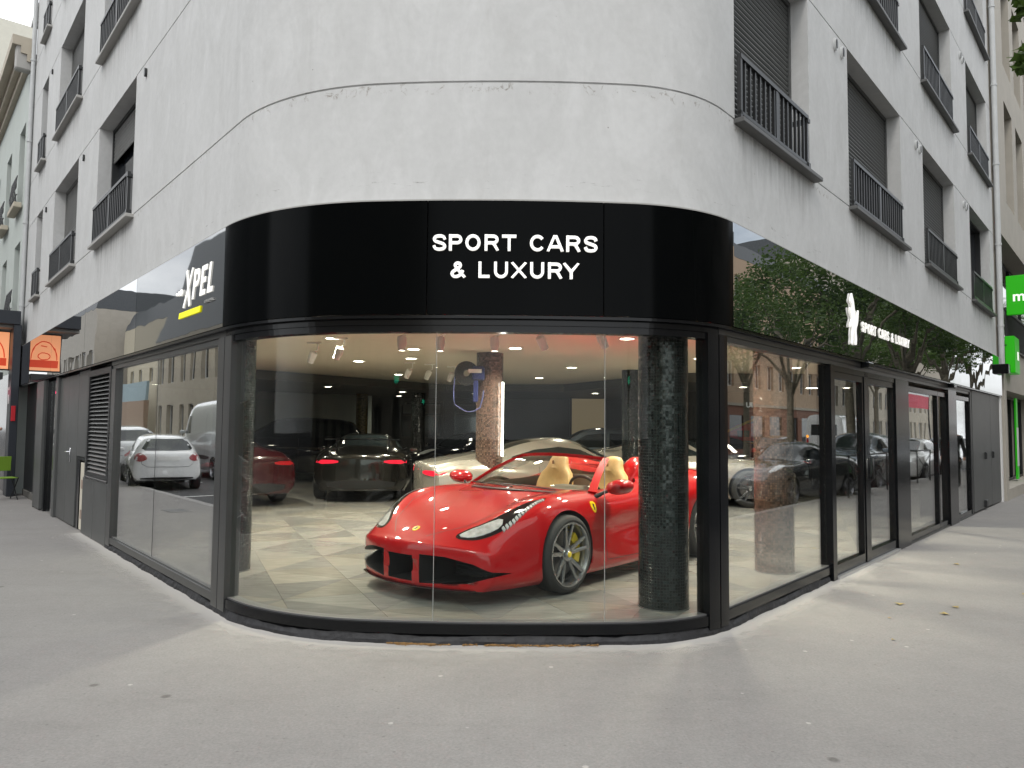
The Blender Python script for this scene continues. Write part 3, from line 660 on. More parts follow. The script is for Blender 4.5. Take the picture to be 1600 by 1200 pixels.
# the panel van gets a table of its own: tall box body, short sloping bonnet
KINDS['van'] = dict(xf=.92, xr=-4.55, wb=3.45, wr=.34, hw=1.0, kf=.30, kr=.04, mx=-.35, mz=1.45, capr=.02,
  lines=[(K((0,0)), K((.92,.98),(.6,1.12),(.3,1.22),(0,1.50),(-.35,1.98),(-.7,2.34),(-1.1,2.50),(-3,2.54),(-4.55,2.50))),
         (K((.92,.40),(0,.42),(-1,.44),(-4.55,.46)), K((.92,.98),(.6,1.12),(.3,1.22),(0,1.50),(-.35,1.97),(-.7,2.33),(-1.1,2.49),(-3,2.53),(-4.55,2.49))),
         (K((.92,.62),(0,.72),(-1,.74),(-4.55,.78)), K((.92,.96),(.6,1.10),(.3,1.19),(-.05,1.45),(-.4,1.92),(-.75,2.26),(-1.15,2.42),(-3,2.46),(-4.55,2.42))),
         (K((.92,.72),(0,.84),(-1,.90),(-4.55,.90)), K((.92,.90),(.3,1.10),(-.1,1.38),(-.5,1.82),(-.85,2.10),(-1.2,2.22),(-4.55,2.24))),
         (K((.92,.78),(0,.95),(-1,.985),(-4.55,.975)), K((.92,.78),(.3,.98),(-.5,1.25),(-1.2,1.42),(-4.55,1.45))),
         (K((.92,.82),(0,.985),(-4.55,.99)), K((.92,.58),(0,.72),(-4.55,.80))),
         (K((.92,.82),(0,.97),(-4.55,.97)), K((.92,.36),(-4.55,.48))),
         (K((.92,.76),(0,.90),(-4.55,.90)), K((.92,.24),(-3.4,.30),(-4.55,.36)))],
  glass=[('windscreen', ('top', [(.22,-.66),(.28,0),(.22,.66),(-.45,.62),(-.48,0),(-.45,-.62)])), ('side_window', *sidepoly([(-.18,1.42),(-.55,1.86),(-.75,1.98),(-1.15,2.0),(-1.15,1.42)])), ('rear_window', ('rear', [(.08,1.45),(.70,1.45),(.68,2.0),(.08,2.0)]), ('rear', [(-.70,1.45),(-.08,1.45),(-.08,2.0),(-.68,2.0)]))],
  lamps=[('headlight','front',[(.50,.78),(.74,.80),(.74,1.0),(.56,.96)]), ('headlight','front',[(-.50,.78),(-.56,.96),(-.74,1.0),(-.74,.80)]), ('grille','front',[(-.45,.72),(.45,.72),(.42,.88),(-.42,.88)]), ('tail_light','rear',[(.82,.80),(.95,.80),(.95,1.30),(.82,1.30)]), ('tail_light','rear',[(-.95,.80),(-.82,.80),(-.82,1.30),(-.95,1.30)]),
         ('indicator','rear',[(.83,1.32),(.95,1.32),(.95,1.46),(.83,1.46)]), ('indicator','rear',[(-.95,1.32),(-.83,1.32),(-.83,1.46),(-.95,1.46)]), ('side_trim','left',[(-1.3,.62),(-3.0,.62),(-3.0,.74),(-1.3,.74)]), ('side_trim','right',[(-1.3,.62),(-3.0,.62),(-3.0,.74),(-1.3,.74)]), ('rear_valance','rear',[(-.88,.38),(.88,.38),(.88,.55),(-.88,.55)])],
  seams=[('left',[(-1.25,2.05),(-1.25,.4)]),('left',[(-2.6,2.1),(-2.6,.5)]),('left',[(-1.3,1.40),(-4.4,1.42)]),('right',[(-1.25,2.05),(-1.25,.4)]),('right',[(-2.6,2.1),(-2.6,.5)]),('rear',[(0,.55),(0,2.4)])])
def paintm(name, c, rough=.22, metal=0.0, **k): return mat(name, c, rough, metal, coat=1.0, **k)
# ---- the red open two-seater in the window
def make_roadster(loc, rotz, scale=1.0):
    t = thing('sports_car', 'bright red open-top sports car with tan seats behind the curved corner window', 'sports car', loc, rotz); t.scale = (scale,)*3
    red = mat('rosso', (.36, .0012, .0035), .40, coat=1.0, spec=.08); red.node_tree.nodes['Principled BSDF'].inputs['Coat Roughness'].default_value = .012; blk = MATS['black_trim']; gb = MATS['gloss_black']; tan = mat('tan_leather', (.52, .33, .13), .5, var=.12, vs=20, bump=.15, bs=120)
    mat('dash', (.16, .13, .10), .6); glass = glass_mat('windscreen_glass', .05, (.86, .9, .88), 4.5)
    lines = [
     (K((0,0)), K((1.10,.50),(1.0,.555),(.85,.62),(.6,.70),(.3,.775),(0,.83),(-.3,.865),(-.55,.89),(-1,.89),(-1.6,.90),(-1.85,1.0),(-2.4,1.01),(-3,.96),(-3.42,.90))),
     (K((1.10,.26),(.6,.28),(0,.30),(-.6,.32),(-1.6,.36),(-2,.38),(-3.42,.34)), K((1.10,.50),(1.0,.554),(.85,.618),(.6,.698),(.3,.770),(0,.824),(-.3,.858),(-.55,.88),(-1,.88),(-1.6,.92),(-1.85,1.04),(-2.4,1.02),(-3,.965),(-3.42,.90))),
     (K((1.10,.46),(.6,.50),(0,.50),(-.5,.52),(-1.6,.58),(-2.4,.56),(-3.42,.50)), K((1.10,.49),(1.0,.550),(.85,.62),(.6,.705),(.3,.778),(0,.822),(-.3,.846),(-.6,.865),(-1,.87),(-1.6,.90),(-1.9,1.0),(-2.4,1.0),(-3,.955),(-3.42,.89))),
     (K((1.10,.62),(.8,.68),(.4,.72),(0,.735),(-.5,.74),(-.9,.76),(-1.6,.77),(-2.6,.74),(-3.42,.64)), K((1.10,.475),(1.0,.55),(.85,.635),(.6,.742),(.3,.820),(0,.856),(-.3,.855),(-.6,.85),(-1.0,.855),(-1.5,.875),(-2,.955),(-2.5,.995),(-2.9,.975),(-3.42,.88))),
     (K((1.10,.72),(.8,.80),(.4,.86),(0,.875),(-.5,.865),(-1.2,.86),(-1.9,.875),(-2.65,.875),(-3.42,.74)), K((1.10,.455),(1.0,.51),(.85,.575),(.6,.68),(.3,.765),(0,.80),(-.4,.80),(-.8,.80),(-1.3,.815),(-1.9,.88),(-2.4,.92),(-2.9,.91),(-3.42,.83))),
     (K((1.10,.78),(.8,.86),(.5,.925),(0,.955),(-.5,.935),(-1.2,.92),(-1.9,.955),(-2.65,.972),(-3.1,.95),(-3.42,.82)), K((1.10,.42),(.85,.47),(.5,.56),(0,.64),(-.5,.66),(-1.2,.68),(-1.9,.72),(-2.6,.76),(-3.42,.72))),
     (K((1.10,.80),(.8,.88),(.5,.945),(0,.970),(-.5,.93),(-1.2,.895),(-1.9,.955),(-2.65,.976),(-3.1,.955),(-3.42,.84)), K((1.10,.36),(.85,.39),(.5,.44),(0,.50),(-.6,.50),(-1.2,.50),(-1.9,.54),(-2.6,.58),(-3.42,.58))),
     (K((1.10,.81),(.8,.89),(.5,.945),(0,.965),(-.5,.935),(-1.2,.92),(-1.9,.95),(-2.65,.97),(-3.42,.84)), K((1.10,.27),(.5,.30),(-.6,.30),(-2.6,.34),(-3.42,.42))),
     (K((1.10,.80),(.8,.88),(.5,.92),(0,.93),(-.5,.92),(-1.2,.925),(-1.9,.93),(-2.65,.93),(-3.42,.78)), K((1.10,.185),(.5,.175),(-.6,.165),(-2.6,.17),(-3.42,.27))),
     (K((1.10,.74),(.8,.82),(0,.88),(-1.2,.90),(-2.6,.88),(-3.42,.70)), K((1.10,.125),(0,.12),(-2.6,.13),(-3.42,.24)))]
    vs, fs = car_surface(lines, 1.10, -3.42, N=110, sub=5, kf=.34, kr=.18, hw=.95, lf=.95, lr=.7, capf=.045, capr=.05)
    bvh = BVHTree.FromPolygons([Vector(v) for v in vs], fs)
    o = solid('body', vs, fs, [red, blk]); cb = MB()
    arches(cb, [(0, .345, .385), (-2.65, .35, .395)], .56)
    o = cut(o, solid('c', cb.v, cb.f, [red, blk], 1))
    # cockpit well
    cb = MB(); ck = rnd([(-.45,-.60),(-.45,.60),(-.72,.745),(-1.70,.72),(-1.74,.3),(-1.74,-.3),(-1.70,-.72),(-.72,-.745)], 2); cb.prism(ck, .30, 1.6, 'Z', 1)
    o = cut(o, solid('c', cb.v, cb.f, [red, blk], 1))
    # front apertures: two big side intakes and the centre one, parted by red struts
    cb = MB()
    for sg in (1, -1):
        cb.prism([(sg*y, z) for y, z in ((.225,.165),(.225,.402),(.46,.398),(.68,.352),(.86,.262),(.64,.190))], .62, 1.6, 'X', 1)
    cb.prism([(-.150,.172),(.150,.172),(.150,.385),(-.150,.385)], .70, 1.6, 'X', 1)
    o = cut(o, solid('c', cb.v, cb.f, [red, blk], 1))
    # side intake behind each door
    cb = MB()
    for sg in (1, -1): cb.prism([(-1.72,.50),(-2.12,.47),(-2.16,.80),(-1.98,.82)], sg*.80, sg*1.3, 'Y', 1)
    o = cut(o, solid('c', cb.v, cb.f, [red, blk], 1)); finish(o, 34); o.parent = t; o.name = 'body'
    # grille meshes set back inside the openings
    for poly in ([(.25,.19),(.25,.37),(.46,.37),(.62,.33),(.76,.255),(.60,.21)], [(-.25,.19),(-.60,.21),(-.76,.255),(-.62,.33),(-.46,.37),(-.25,.37)], [(-.13,.18),(.13,.18),(.13,.36),(-.13,.36)]):
        m = MB(); m.prism(poly, .70, .715, 'X'); 
        for k in range(5):
            z = .20 + k*.034; ys = [p[0] for p in poly]; m.box(.72, .735, min(ys)+.03, max(ys)-.06*(k-1 if k > 1 else 1), z, z+.006)
        m.build('grille', blk, t)
    lip = MB(); strips = [(y/20*.70) for y in range(-20, 21)]; q = []
    for y in strips:
        x = 1.15 - .34*(y/.95)**2; q += [(x-.10, y, .118), (x-.004, y, .124), (x, y, .132), (x-.03, y, .142), (x-.10, y, .150)]
    lip.add(q, [(i*5+j, i*5+(j+1) % 5, i*5+5+(j+1) % 5, i*5+5+j) for i in range(40) for j in range(5)] + [(0,1,2,3,4), tuple(200+j for j in range(4,-1,-1))]); lip.build('front_lip', gb, t)
    # headlights: dark housing, clear lamp, row of small diodes along the outer edge
    for sg in (1, -1):
        P = lambda p: [(a, sg*b) for a, b in p]
        m = MB(); patch(m, bvh, rnd(P([(.95,.44),(.91,.60),(.81,.70),(.62,.775),(.38,.815),(.08,.80),(.30,.755),(.52,.69),(.70,.60),(.83,.48)]), 2), 'top', .004, .035); h = m.build('headlight', gb, t, True)
        m = MB(); patch(m, bvh, rnd(P([(.925,.47),(.885,.60),(.79,.68),(.66,.735),(.60,.70),(.73,.60),(.84,.505)]), 1), 'top', .008, .035); m.build('lens', mat('lamp_white', (.55, .56, .57), .12, .35, coat=1, var=.35, vs=14), h, True)
        m = MB(); hp = [(.66,.752),(.56,.778),(.46,.792),(.36,.800),(.26,.800),(.16,.798)]
        for i in range(len(hp)-1):
            for k in range(3):
                a = hp[i][0]*(1-k/3)+hp[i+1][0]*k/3; b = hp[i][1]*(1-k/3)+hp[i+1][1]*k/3
                patch(m, bvh, P([(a-.011,b-.012),(a+.011,b-.012),(a+.011,b+.012),(a-.011,b+.012)]), 'top', .009, .05)
        m.build('diode_row', MATS['lamp_white'], h)
    # panel gaps
    m = MB()
    for sg in (1, -1):
        strip(m, bvh, [(1.02, sg*.20),(.8, sg*.44),(.45, sg*.60),(.0, sg*.62),(-.45, sg*.66)], 'top', .005)
        sd = 'left' if sg > 0 else 'right'
        strip(m, bvh, [(-.55,.80),(-.60,.66),(-.62,.40),(-.66,.22)], sd, .006); strip(m, bvh, [(-1.72,.84),(-1.70,.60),(-1.60,.30),(-1.5,.20)], sd, .006); strip(m, bvh, [(-.66,.215),(-1.5,.20)], sd, .005)
    m.build('panel_gaps', blk, t)
    m = MB(); patch(m, bvh, rnd([(.985,-.028),(.985,.028),(.925,.034),(.925,-.034)], 1), 'top', .005, .03); bd = m.build('nose_badge', MATS['yellow_enamel'], t)
    m = MB(); patch(m, bvh, [(.975,-.010),(.97,.008),(.935,.012),(.94,-.008)], 'top', .008, .03); m.build('badge_horse', blk, bd)
    for sd in ('left', 'right'):
        m = MB(); patch(m, bvh, rnd([(-.40,.775),(-.47,.775),(-.475,.71),(-.435,.665),(-.395,.71)], 1), sd, .005, .03); bd = m.build('fender_shield', MATS['yellow_enamel'], t)
        m = MB(); patch(m, bvh, [(-.425,.755),(-.450,.75),(-.440,.695),(-.425,.70)], sd, .008, .03); m.build('badge_horse', blk, bd)
    # windscreen: sill curve -> header curve, bowed
    N = 18; base = []; head = []
    for i in range(N + 1):
        u = -1 + 2*i/N; base.append(Vector((-.20 - .36*u*u, u*.79, .868 - .022*u*u))); head.append(Vector((-1.03 - .14*u*u, u*.56, 1.18 - .035*u*u)))
    m = MB(); vs = []
    for a, b in zip(base, head):
        for k in range(7): f = k/6; p = a.lerp(b, f) + Vector((.012, 0, .022)) * math.sin(math.pi*f); vs.append(p)
    m.add(vs, [(i*7+k, i*7+k+1, i*7+8+k, i*7+7+k) for i in range(N) for k in range(6)]); m.build('windscreen', glass, t, True)
    m = MB(); lft = [base[0].lerp(head[0], k/6) + Vector((.012, 0, .022))*math.sin(math.pi*k/6) for k in range(7)]; rgt = [base[-1].lerp(head[-1], k/6) + Vector((.012, 0, .022))*math.sin(math.pi*k/6) for k in range(7)]
    def band(c, wd, th):
        # flat strip along c: wd sideways (outwards), th thickness
        vs = []; fs = []
        for i, p in enumerate(c):
            a = c[max(0, i-1)]; b = c[min(len(c)-1, i+1)]; tt = (b-a).normalized(); o_ = wd(i); nn = tt.cross(o_).normalized()
            if nn.z < 0: nn = -nn
            w_ = o_.length; od = o_.normalized(); vs += [p - od*w_*.25 + nn*th*.4, p + od*w_*.75 + nn*th*.1, p + od*w_*.72 - nn*th*.7, p - od*w_*.2 - nn*th*.6]
        for i in range(len(c)-1): fs += [(i*4+j, i*4+(j+1) % 4, i*4+4+(j+1) % 4, i*4+4+j) for j in range(4)]
        fs += [(0,1,2,3), tuple(len(vs)-4+j for j in (3,2,1,0))]; return vs, fs
    m.add(*band(head, lambda i: Vector((-.075, 0, 0)), .035)); m.build('windscreen_header', red, t, True)
    for c, s in ((lft, -1), (rgt, 1)):
        m = MB(); m.add(*band(c, lambda i: Vector((-.045, s*.050, 0)) * (1.25 - .05*i), .04)); m.build('windscreen_pillar', red, t, True)
    m = MB(); m.add(*band([p + Vector((.02, 0, -.012)) for p in base], lambda i: Vector((.07, 0, 0)), .02)); m.build('cowl', blk, t, True)
    # wipers
    m = MB(); m.tube([(-.22,.10,.882),(-.25,-.25,.895),(-.40,-.60,.885)], .007, 6); m.tube([(-.26,.60,.875),(-.26,.2,.895),(-.26,-.1,.90)], .007, 6); m.build('wiper', blk, t)
    # dashboard, steering wheel, seats, rear bulkhead
    m = MB(); m.box(-.78, -.40, -.68, .68, .60, .85, bev=.05); m.box(-.98, -.70, .14, .58, .70, .875, bev=.05); m.box(-.95, -.70, -.60, .05, .55, .80, bev=.06); m.box(-1.7, -.8, -.10, .10, .3, .62, bev=.04); m.build('dashboard', MATS['dash'], t, True)
    m = MB(); Mx = Matrix.Translation((-1.08, .37, .80)) @ Matrix.Rotation(R(-66), 4, 'Y')
    pts = [(math.cos(a)*.175, math.sin(a)*.185, 0) for a in [2*math.pi*i/28 for i in range(29)]]; m.tube(pts, .017, 8, M=Mx, cap=False)
    m.box(-.05,.05,-.17,.17,-.012,.012, M=Mx); m.lathe([(0,.02),(.05,.015),(.06,-.02),(0,-.03)], 16, M=Mx); m.box(-.17,-.02,-.02,.02,-.01,.01,M=Mx); m.build('steering_wheel', blk, t, True)
    for sg in (1, -1):
        m = MB(); rows = []
        prof = [(.42,.20,.05),(.55,.235,.09),(.70,.245,.11),(.84,.235,.11),(.94,.20,.10),(1.00,.145,.085),(1.05,.125,.075),(1.10,.115,.065),(1.135,.09,.05),(1.15,.04,.02)]
        vs = []; n = 20
        for z, hwid, dp in prof:
            xx = -1.42 - (z-.42)*.30
            for k in range(n):
                a = 2*math.pi*k/n; ca, sa = math.cos(a), math.sin(a); ex = .75
                yy = hwid * (abs(ca)**ex) * (1 if ca > 0 else -1); xo = dp * (abs(sa)**ex) * (1 if sa > 0 else -1)
                if sa > 0 and z < .96: xo *= .45 + .75*abs(ca)**2   # side bolsters stand proud
                vs.append((xx + xo, sg*.37 + yy, z))
        fs = [(i*n+k, i*n+(k+1) % n, (i+1)*n+(k+1) % n, (i+1)*n+k) for i in range(len(prof)-1) for k in range(n)] + [tuple(range(n-1,-1,-1)), tuple(range((len(prof)-1)*n, len(prof)*n))]
        m.add(vs, fs); st = m.build('seat', tan, t, True)
        m = MB(); m.box(-1.50, -1.02, sg*.37-.22, sg*.37+.22, .30, .50, bev=.07); m.build('seat_cushion', tan, st, True)
        m = MB(); m.box(-1.512,-1.500, sg*.37-.012, sg*.37+.012, 1.045, 1.085); m.build('seat_emblem', mat('brown_stitch', (.16,.07,.02), .6), st)
    m = MB(); m.box(-1.76,-1.72,-.70,.70,.35,.93, bev=.015); m.build('bulkhead', MATS['dash'], t)
    m = MB(); m.add([(-1.70,-.30,.93),(-1.70,.30,.93),(-1.73,.28,1.06),(-1.73,-.28,1.06)], [(0,1,2,3)]); m.build('wind_deflector', MATS['windscreen_glass'], t)
    # flying buttresses
    for sg in (1, -1):
        m = MB(); vs = []; st_ = [(-1.66,.90,.05),(-1.74,1.08,.11),(-1.86,1.145,.13),(-2.05,1.135,.13),(-2.35,1.085,.12),(-2.7,1.03,.10),(-3.0,.985,.06)]; n = 12
        for x, z, w_ in st_:
            for k in range(n):
                a = math.pi*k/(n-1); vs.append((x, sg*(.50 - .03*(x+1.7)) + math.cos(a)*w_*1.15, .88 + (z-.88)*math.sin(a)**.6 if math.sin(a) > 1e-6 else .86))
        m.add(vs, [(i*n+k, i*n+k+1, (i+1)*n+k+1, (i+1)*n+k) for i in range(len(st_)-1) for k in range(n-1)] + [tuple(range(n))]); m.build('buttress', red, t, True)
    # mirrors
    for sg in (1, -1):
        mr = MB(); vs = []; n = 16; pr = [(-.085,.55),(-.06,.95),(0,1.0),(.05,.85),(.085,.5),(.10,.12)]
        for x, s_ in pr:
            for k in range(n):
                a = 2*math.pi*k/n; vs.append((-.66 + x*1.2, sg*1.05 + math.cos(a)*.130*s_, .905 + math.sin(a)*.075*s_ + .012*math.cos(a)*sg))
        mr.add(vs, [(i*n+k, i*n+(k+1) % n, (i+1)*n+(k+1) % n, (i+1)*n+k) for i in range(len(pr)-1) for k in range(n)] + [tuple(range((len(pr)-1)*n, len(pr)*n))])
        mo = mr.build('door_mirror', red, t, True)
        g = MB(); g.lathe([(0, -.882),(.052,-.882),(.055,-.872)], 16, axis='X'); 
        g.v = [(a + .118, sg*1.05 + b*1.9, .905 + c*1.1) for a, b, c in g.v]; g.build('mirror_glass', MATS['chrome'], mo)
        s_ = MB(); s_.tube([(-.56, sg*.84, .80),(-.60, sg*.90, .84),(-.64, sg*.96, .87)], [.022,.017,.015], 8); s_.build('mirror_stalk', blk, mo, True)
    # rear lights and tail
    m = MB()
    for sg in (1, -1): patch(m, bvh, [(sg*.60 + .075*math.cos(a), .74 + .075*math.sin(a)) for a in [2*math.pi*i/16 for i in range(16)]], 'rear', .006, .05)
    m.build('tail_light', MATS['lamp_red'], t)
    rimm = mat('rim_silver', (.34, .34, .35), .25, .85); yl = MATS['yellow_enamel']
    for x, tr, rd, wd in ((0, .845, .345, .25), (-2.65, .82, .35, .30)):
        for sg in (1, -1):
            w = make_wheel(t, x, sg*tr, rd, rd, .280, wd, sg, rimm, yl, 5, (yl, 168 if sg > 0 else 12))
    return t
# ------------------------------------------------------------------ materials of the place
wallm = render_wall_mat('painted_render', (.520, .521, .514), (.572, .573, .567), (.615, .616, .612))
glo = mat('graphite_metal', (.060, .061, .060), .32, .3, var=.08, vs=3); blackm = mat('black_lacquer', (.0045, .005, .006), .16, spec=.28)
greym = mat('grey_sheet', (.085, .088, .086), .42, .2, var=.12, vs=2.5, bump=.05, bs=8); shutm = mat('shutter_grey', (.075, .078, .076), .5, var=.1, vs=4)
shutl = mat('shutter_pale', (.20, .20, .195), .5, var=.1, vs=4); railm = mat('rail_black', (.020, .021, .022), .4); sillm = mat('sill_grey', (.10, .10, .098), .5)
sillp = mat('sill_pale', (.38, .37, .35), .6); winglass = mat('window_glass', (.012, .014, .018), .04, spec=.9); whitem = mat('white_paint', (.75, .75, .74), .5)
bitm = mat('bitumen', (.016, .016, .018), .62, var=.5, vs=14, bump=1.0, bs=26); letm = mat('letter_white', (.85, .85, .83), .4, emit=(1, .97, .9), es=.55)
def lerpz(a, b): return lambda u: a + (b - a) * max(0, min(1, u / SLEN))
GL = [4.19, 6.0, 7.01, 8.82, 9.84, 11.65, 12.67, 14.5]; GR = [4.22, 6.15, 7.2, 9.13, 10.18, 12.1, 13.16, 15.0]; TOPZ = 16.4
GF = [lerpz(a, b) for a, b in zip(GL, GR)]
OW = -.09
FRM = Matrix.Translation((B0.x, B0.y, 0)) @ Matrix.Rotation(ROT_R, 4, 'Z'); FLM = Matrix.Translation((A0.x, A0.y, 0)) @ Matrix.Rotation(ROT_L, 4, 'Z')
def put(o, F, x=0, y=0, z=0):
    o.parent_type = 'OBJECT'; o.matrix_local = WM[o.parent.name].inverted() @ F @ Matrix.Translation((x, y, z)); return o
def Z(F, x, y, z): v = F @ Vector((x, y, z)); return (v.x, v.y, v.z)
# ------------------------------------------------------------------ ground
pave = pavement_mat('pavement_asphalt'); roadm = mat('road_asphalt', (.055, .055, .057), .8, var=.25, vs=3, bump=.4, bs=120); kerbm = mat('granite_kerb', (.30, .29, .28), .7, var=.15, vs=12)
m = MB(); m.box(-160, 160, -90, 170, -1.0, -.13); tag(m.build('road', roadm), kind='structure')
def P2(F, x, y): v = F @ Vector((x, y, 0)); return (v.x, v.y)
# pavement outline: along the left kerb, round the corner's bulge, along the right kerb
pl = [P2(FLM, -110, -2.5), P2(FLM, -4.0, -2.5), P2(FLM, -2.2, -4.6), (-5.2, 1.0), (-4.6, -1.2), (-2.4, -2.4), (0, -2.8), (2.4, -2.4), (4.8, -1.0), (5.6, 1.0), P2(FRM, 2.6, -5.2), P2(FRM, 4.6, -2.95), P2(FRM, 110, -2.95)]
m = MB(); n = len(pl); back = [P2(FRM, 60, .5), (0, 9), P2(FLM, -60, .5)]
inner = [tuple(on_path(u, -.2)[0]) for u in [-110, -13, -6, -2] + us(0, SLEN) + [SLEN + 2, SLEN + 8, SLEN + 14, SLEN + 110]]
poly = pl + inner[::-1]
cdt = delaunay_2d_cdt([Vector(p) for p in poly], [(i, (i+1) % len(poly)) for i in range(len(poly))], [], 1, 1e-5)
m.add([(p.x, p.y, 0) for p in cdt[0]], cdt[2]); PAV = tag(m.build('pavement', pave), kind='structure')
bm = bmesh.new(); bm.from_mesh(PAV.data)
for f in bm.faces:
    if f.normal.z < 0: f.normal_flip()
bm.to_mesh(PAV.data); bm.free()
m = MB()
for i in range(n - 1):
    a = Vector(pl[i]); b = Vector(pl[i+1]); d = (b-a).normalized(); nn = Vector((-d.y, d.x)); 
    if nn.dot(Vector((0, 9)) - a) > 0: nn = -nn
    q = [a, b, b + nn*.16, a + nn*.16]; m.add([(p.x, p.y, z) for z in (-.14, .004) for p in q], [(3,2,1,0),(4,5,6,7),(0,1,5,4),(1,2,6,5),(2,3,7,6),(3,0,4,7)])
tag(m.build('kerb', kerbm), kind='structure')
# far pavements over both streets and behind the crossing
m = MB()
for F, x0, x1, y0, y1 in ((FLM, -110, 4, -9.6, -16), (FRM, 0, 115, -12.4, -19)):
    q = [P2(F, x0, y0), P2(F, x1, y0), P2(F, x1, y1), P2(F, x0, y1)]; m.add([(a, b, z) for z in (-.14, -.002) for a, b in q], [(3,2,1,0),(4,5,6,7),(0,1,5,4),(1,2,6,5),(2,3,7,6),(3,0,4,7)])
m.box(-30, 40, -26, -18, -.14, -.002)
tag(m.build('far_pavement', pave), kind='structure')
linem = mat('road_paint', (.72, .72, .70), .6, var=.1)
for F, sgn, y in ((FLM, -1, -4.8), (FRM, 1, -5.0)):
    m = MB()
    for k in range(9):
        x = sgn*(7 + 5.2*k); q = [P2(F, x-.06, y + 2.0), P2(F, x+.06, y + 2.0), P2(F, x+.06, y), P2(F, x-.06, y)]; m.add([(a, b, -.126) for a, b in q], [(0,1,2,3)])
        q = [P2(F, x-.9, y-.05), P2(F, x+.9, y-.05), P2(F, x+.9, y+.05), P2(F, x-.9, y+.05)]; m.add([(a, b, -.122) for a, b in q], [(0,1,2,3)])
    tag(m.build('road_marking', linem), kind='structure')
m = MB()
for k in range(7): m.box(-6.5 + k*1.1, -6.0 + k*1.1, -8.5, -5.0, -.127, -.126)
tag(m.build('zebra_crossing', linem), kind='structure')
# ------------------------------------------------------------------ the corner building
BLD = thing('corner_building', 'pale grey rendered corner building with rounded front, roller shutters and black window railings', 'building', (0, 9, 0))
WR = [(.24, 2.1), (3.45, 5.95), (7.36, 9.9), (11.45, 13.95)]; WL = [(3.8, 6.0), (7.6, 9.95), (11.42, 12.25)]
ENDL, ENDR = 13.6, 14.5
def gprofile(lo, hi, k0, k1):
    """wall profile with 2 cm reveals (shadow joints) at floor lines k0..k1"""
    p = [(OW, lo)]
    for k in range(k0, k1 + 1):
        g = GF[k]; p += [(OW, (lambda u, g=g: g(u) - .008)), (OW - .014, (lambda u, g=g: g(u) - .006)), (OW - .014, (lambda u, g=g: g(u) + .006)), (OW, (lambda u, g=g: g(u) + .008))]
    p.append((OW, hi)); return p
m = MB()
cuts = sorted([(-b, -a) for a, b in WL] + [(SLEN + a, SLEN + b) for a, b in WR]); u = -ENDL
for a, b in cuts + [(SLEN + ENDR, None)]:
    # short steps keep the joints straight on the flat parts
    sweep(m, u, a, gprofile(2.45, TOPZ, 0, 7)); 
    if b is None: break
    sweep(m, a, b, [(OW, 2.45), (OW, GF[0])])
    for k in (1, 3, 5): sweep(m, a, b, [(OW, GF[k]), (OW, GF[k+1])])
    sweep(m, a, b, [(OW, GF[7]), (OW, TOPZ)])
    for k in (0, 2, 4, 6):
        z0, z1 = GF[k]((a+b)/2), GF[k+1]((a+b)/2); q0 = on_path(a, OW)[0]; q1 = on_path(b, OW)[0]; r0 = on_path(a, OW-.40)[0]; r1 = on_path(b, OW-.40)[0]
        vs = [(q0.x,q0.y,z0),(q1.x,q1.y,z0),(q1.x,q1.y,z1),(q0.x,q0.y,z1),(r0.x,r0.y,z0),(r1.x,r1.y,z0),(r1.x,r1.y,z1),(r0.x,r0.y,z1)]
        m.add(vs, [(0,1,5,4),(1,2,6,5),(2,3,7,6),(3,0,4,7)])
    u = b
for uu, s in ((-ENDL, 1), (SLEN + ENDR, 1)):
    a = on_path(uu, OW)[0]; b = on_path(uu, -6)[0]; m.add([(a.x,a.y,2.3),(b.x,b.y,2.3),(b.x,b.y,TOPZ),(a.x,a.y,TOPZ)], [(0,1,2,3)])
top = [tuple(on_path(u, OW)[0]) + (TOPZ,) for u in [-ENDL] + us(0, SLEN) + [SLEN + ENDR]]; m.add(top, [tuple(range(len(top)))])
bk = [on_path(-ENDL, OW)[0], Vector((-2, 26)), on_path(SLEN + ENDR, OW)[0]]
for i in (0, 1): m.add([(bk[i].x,bk[i].y,2.9),(bk[i+1].x,bk[i+1].y,2.9),(bk[i+1].x,bk[i+1].y,TOPZ),(bk[i].x,bk[i].y,TOPZ)], [(0,1,2,3)])
m.build('wall', wallm, BLD, world=True)
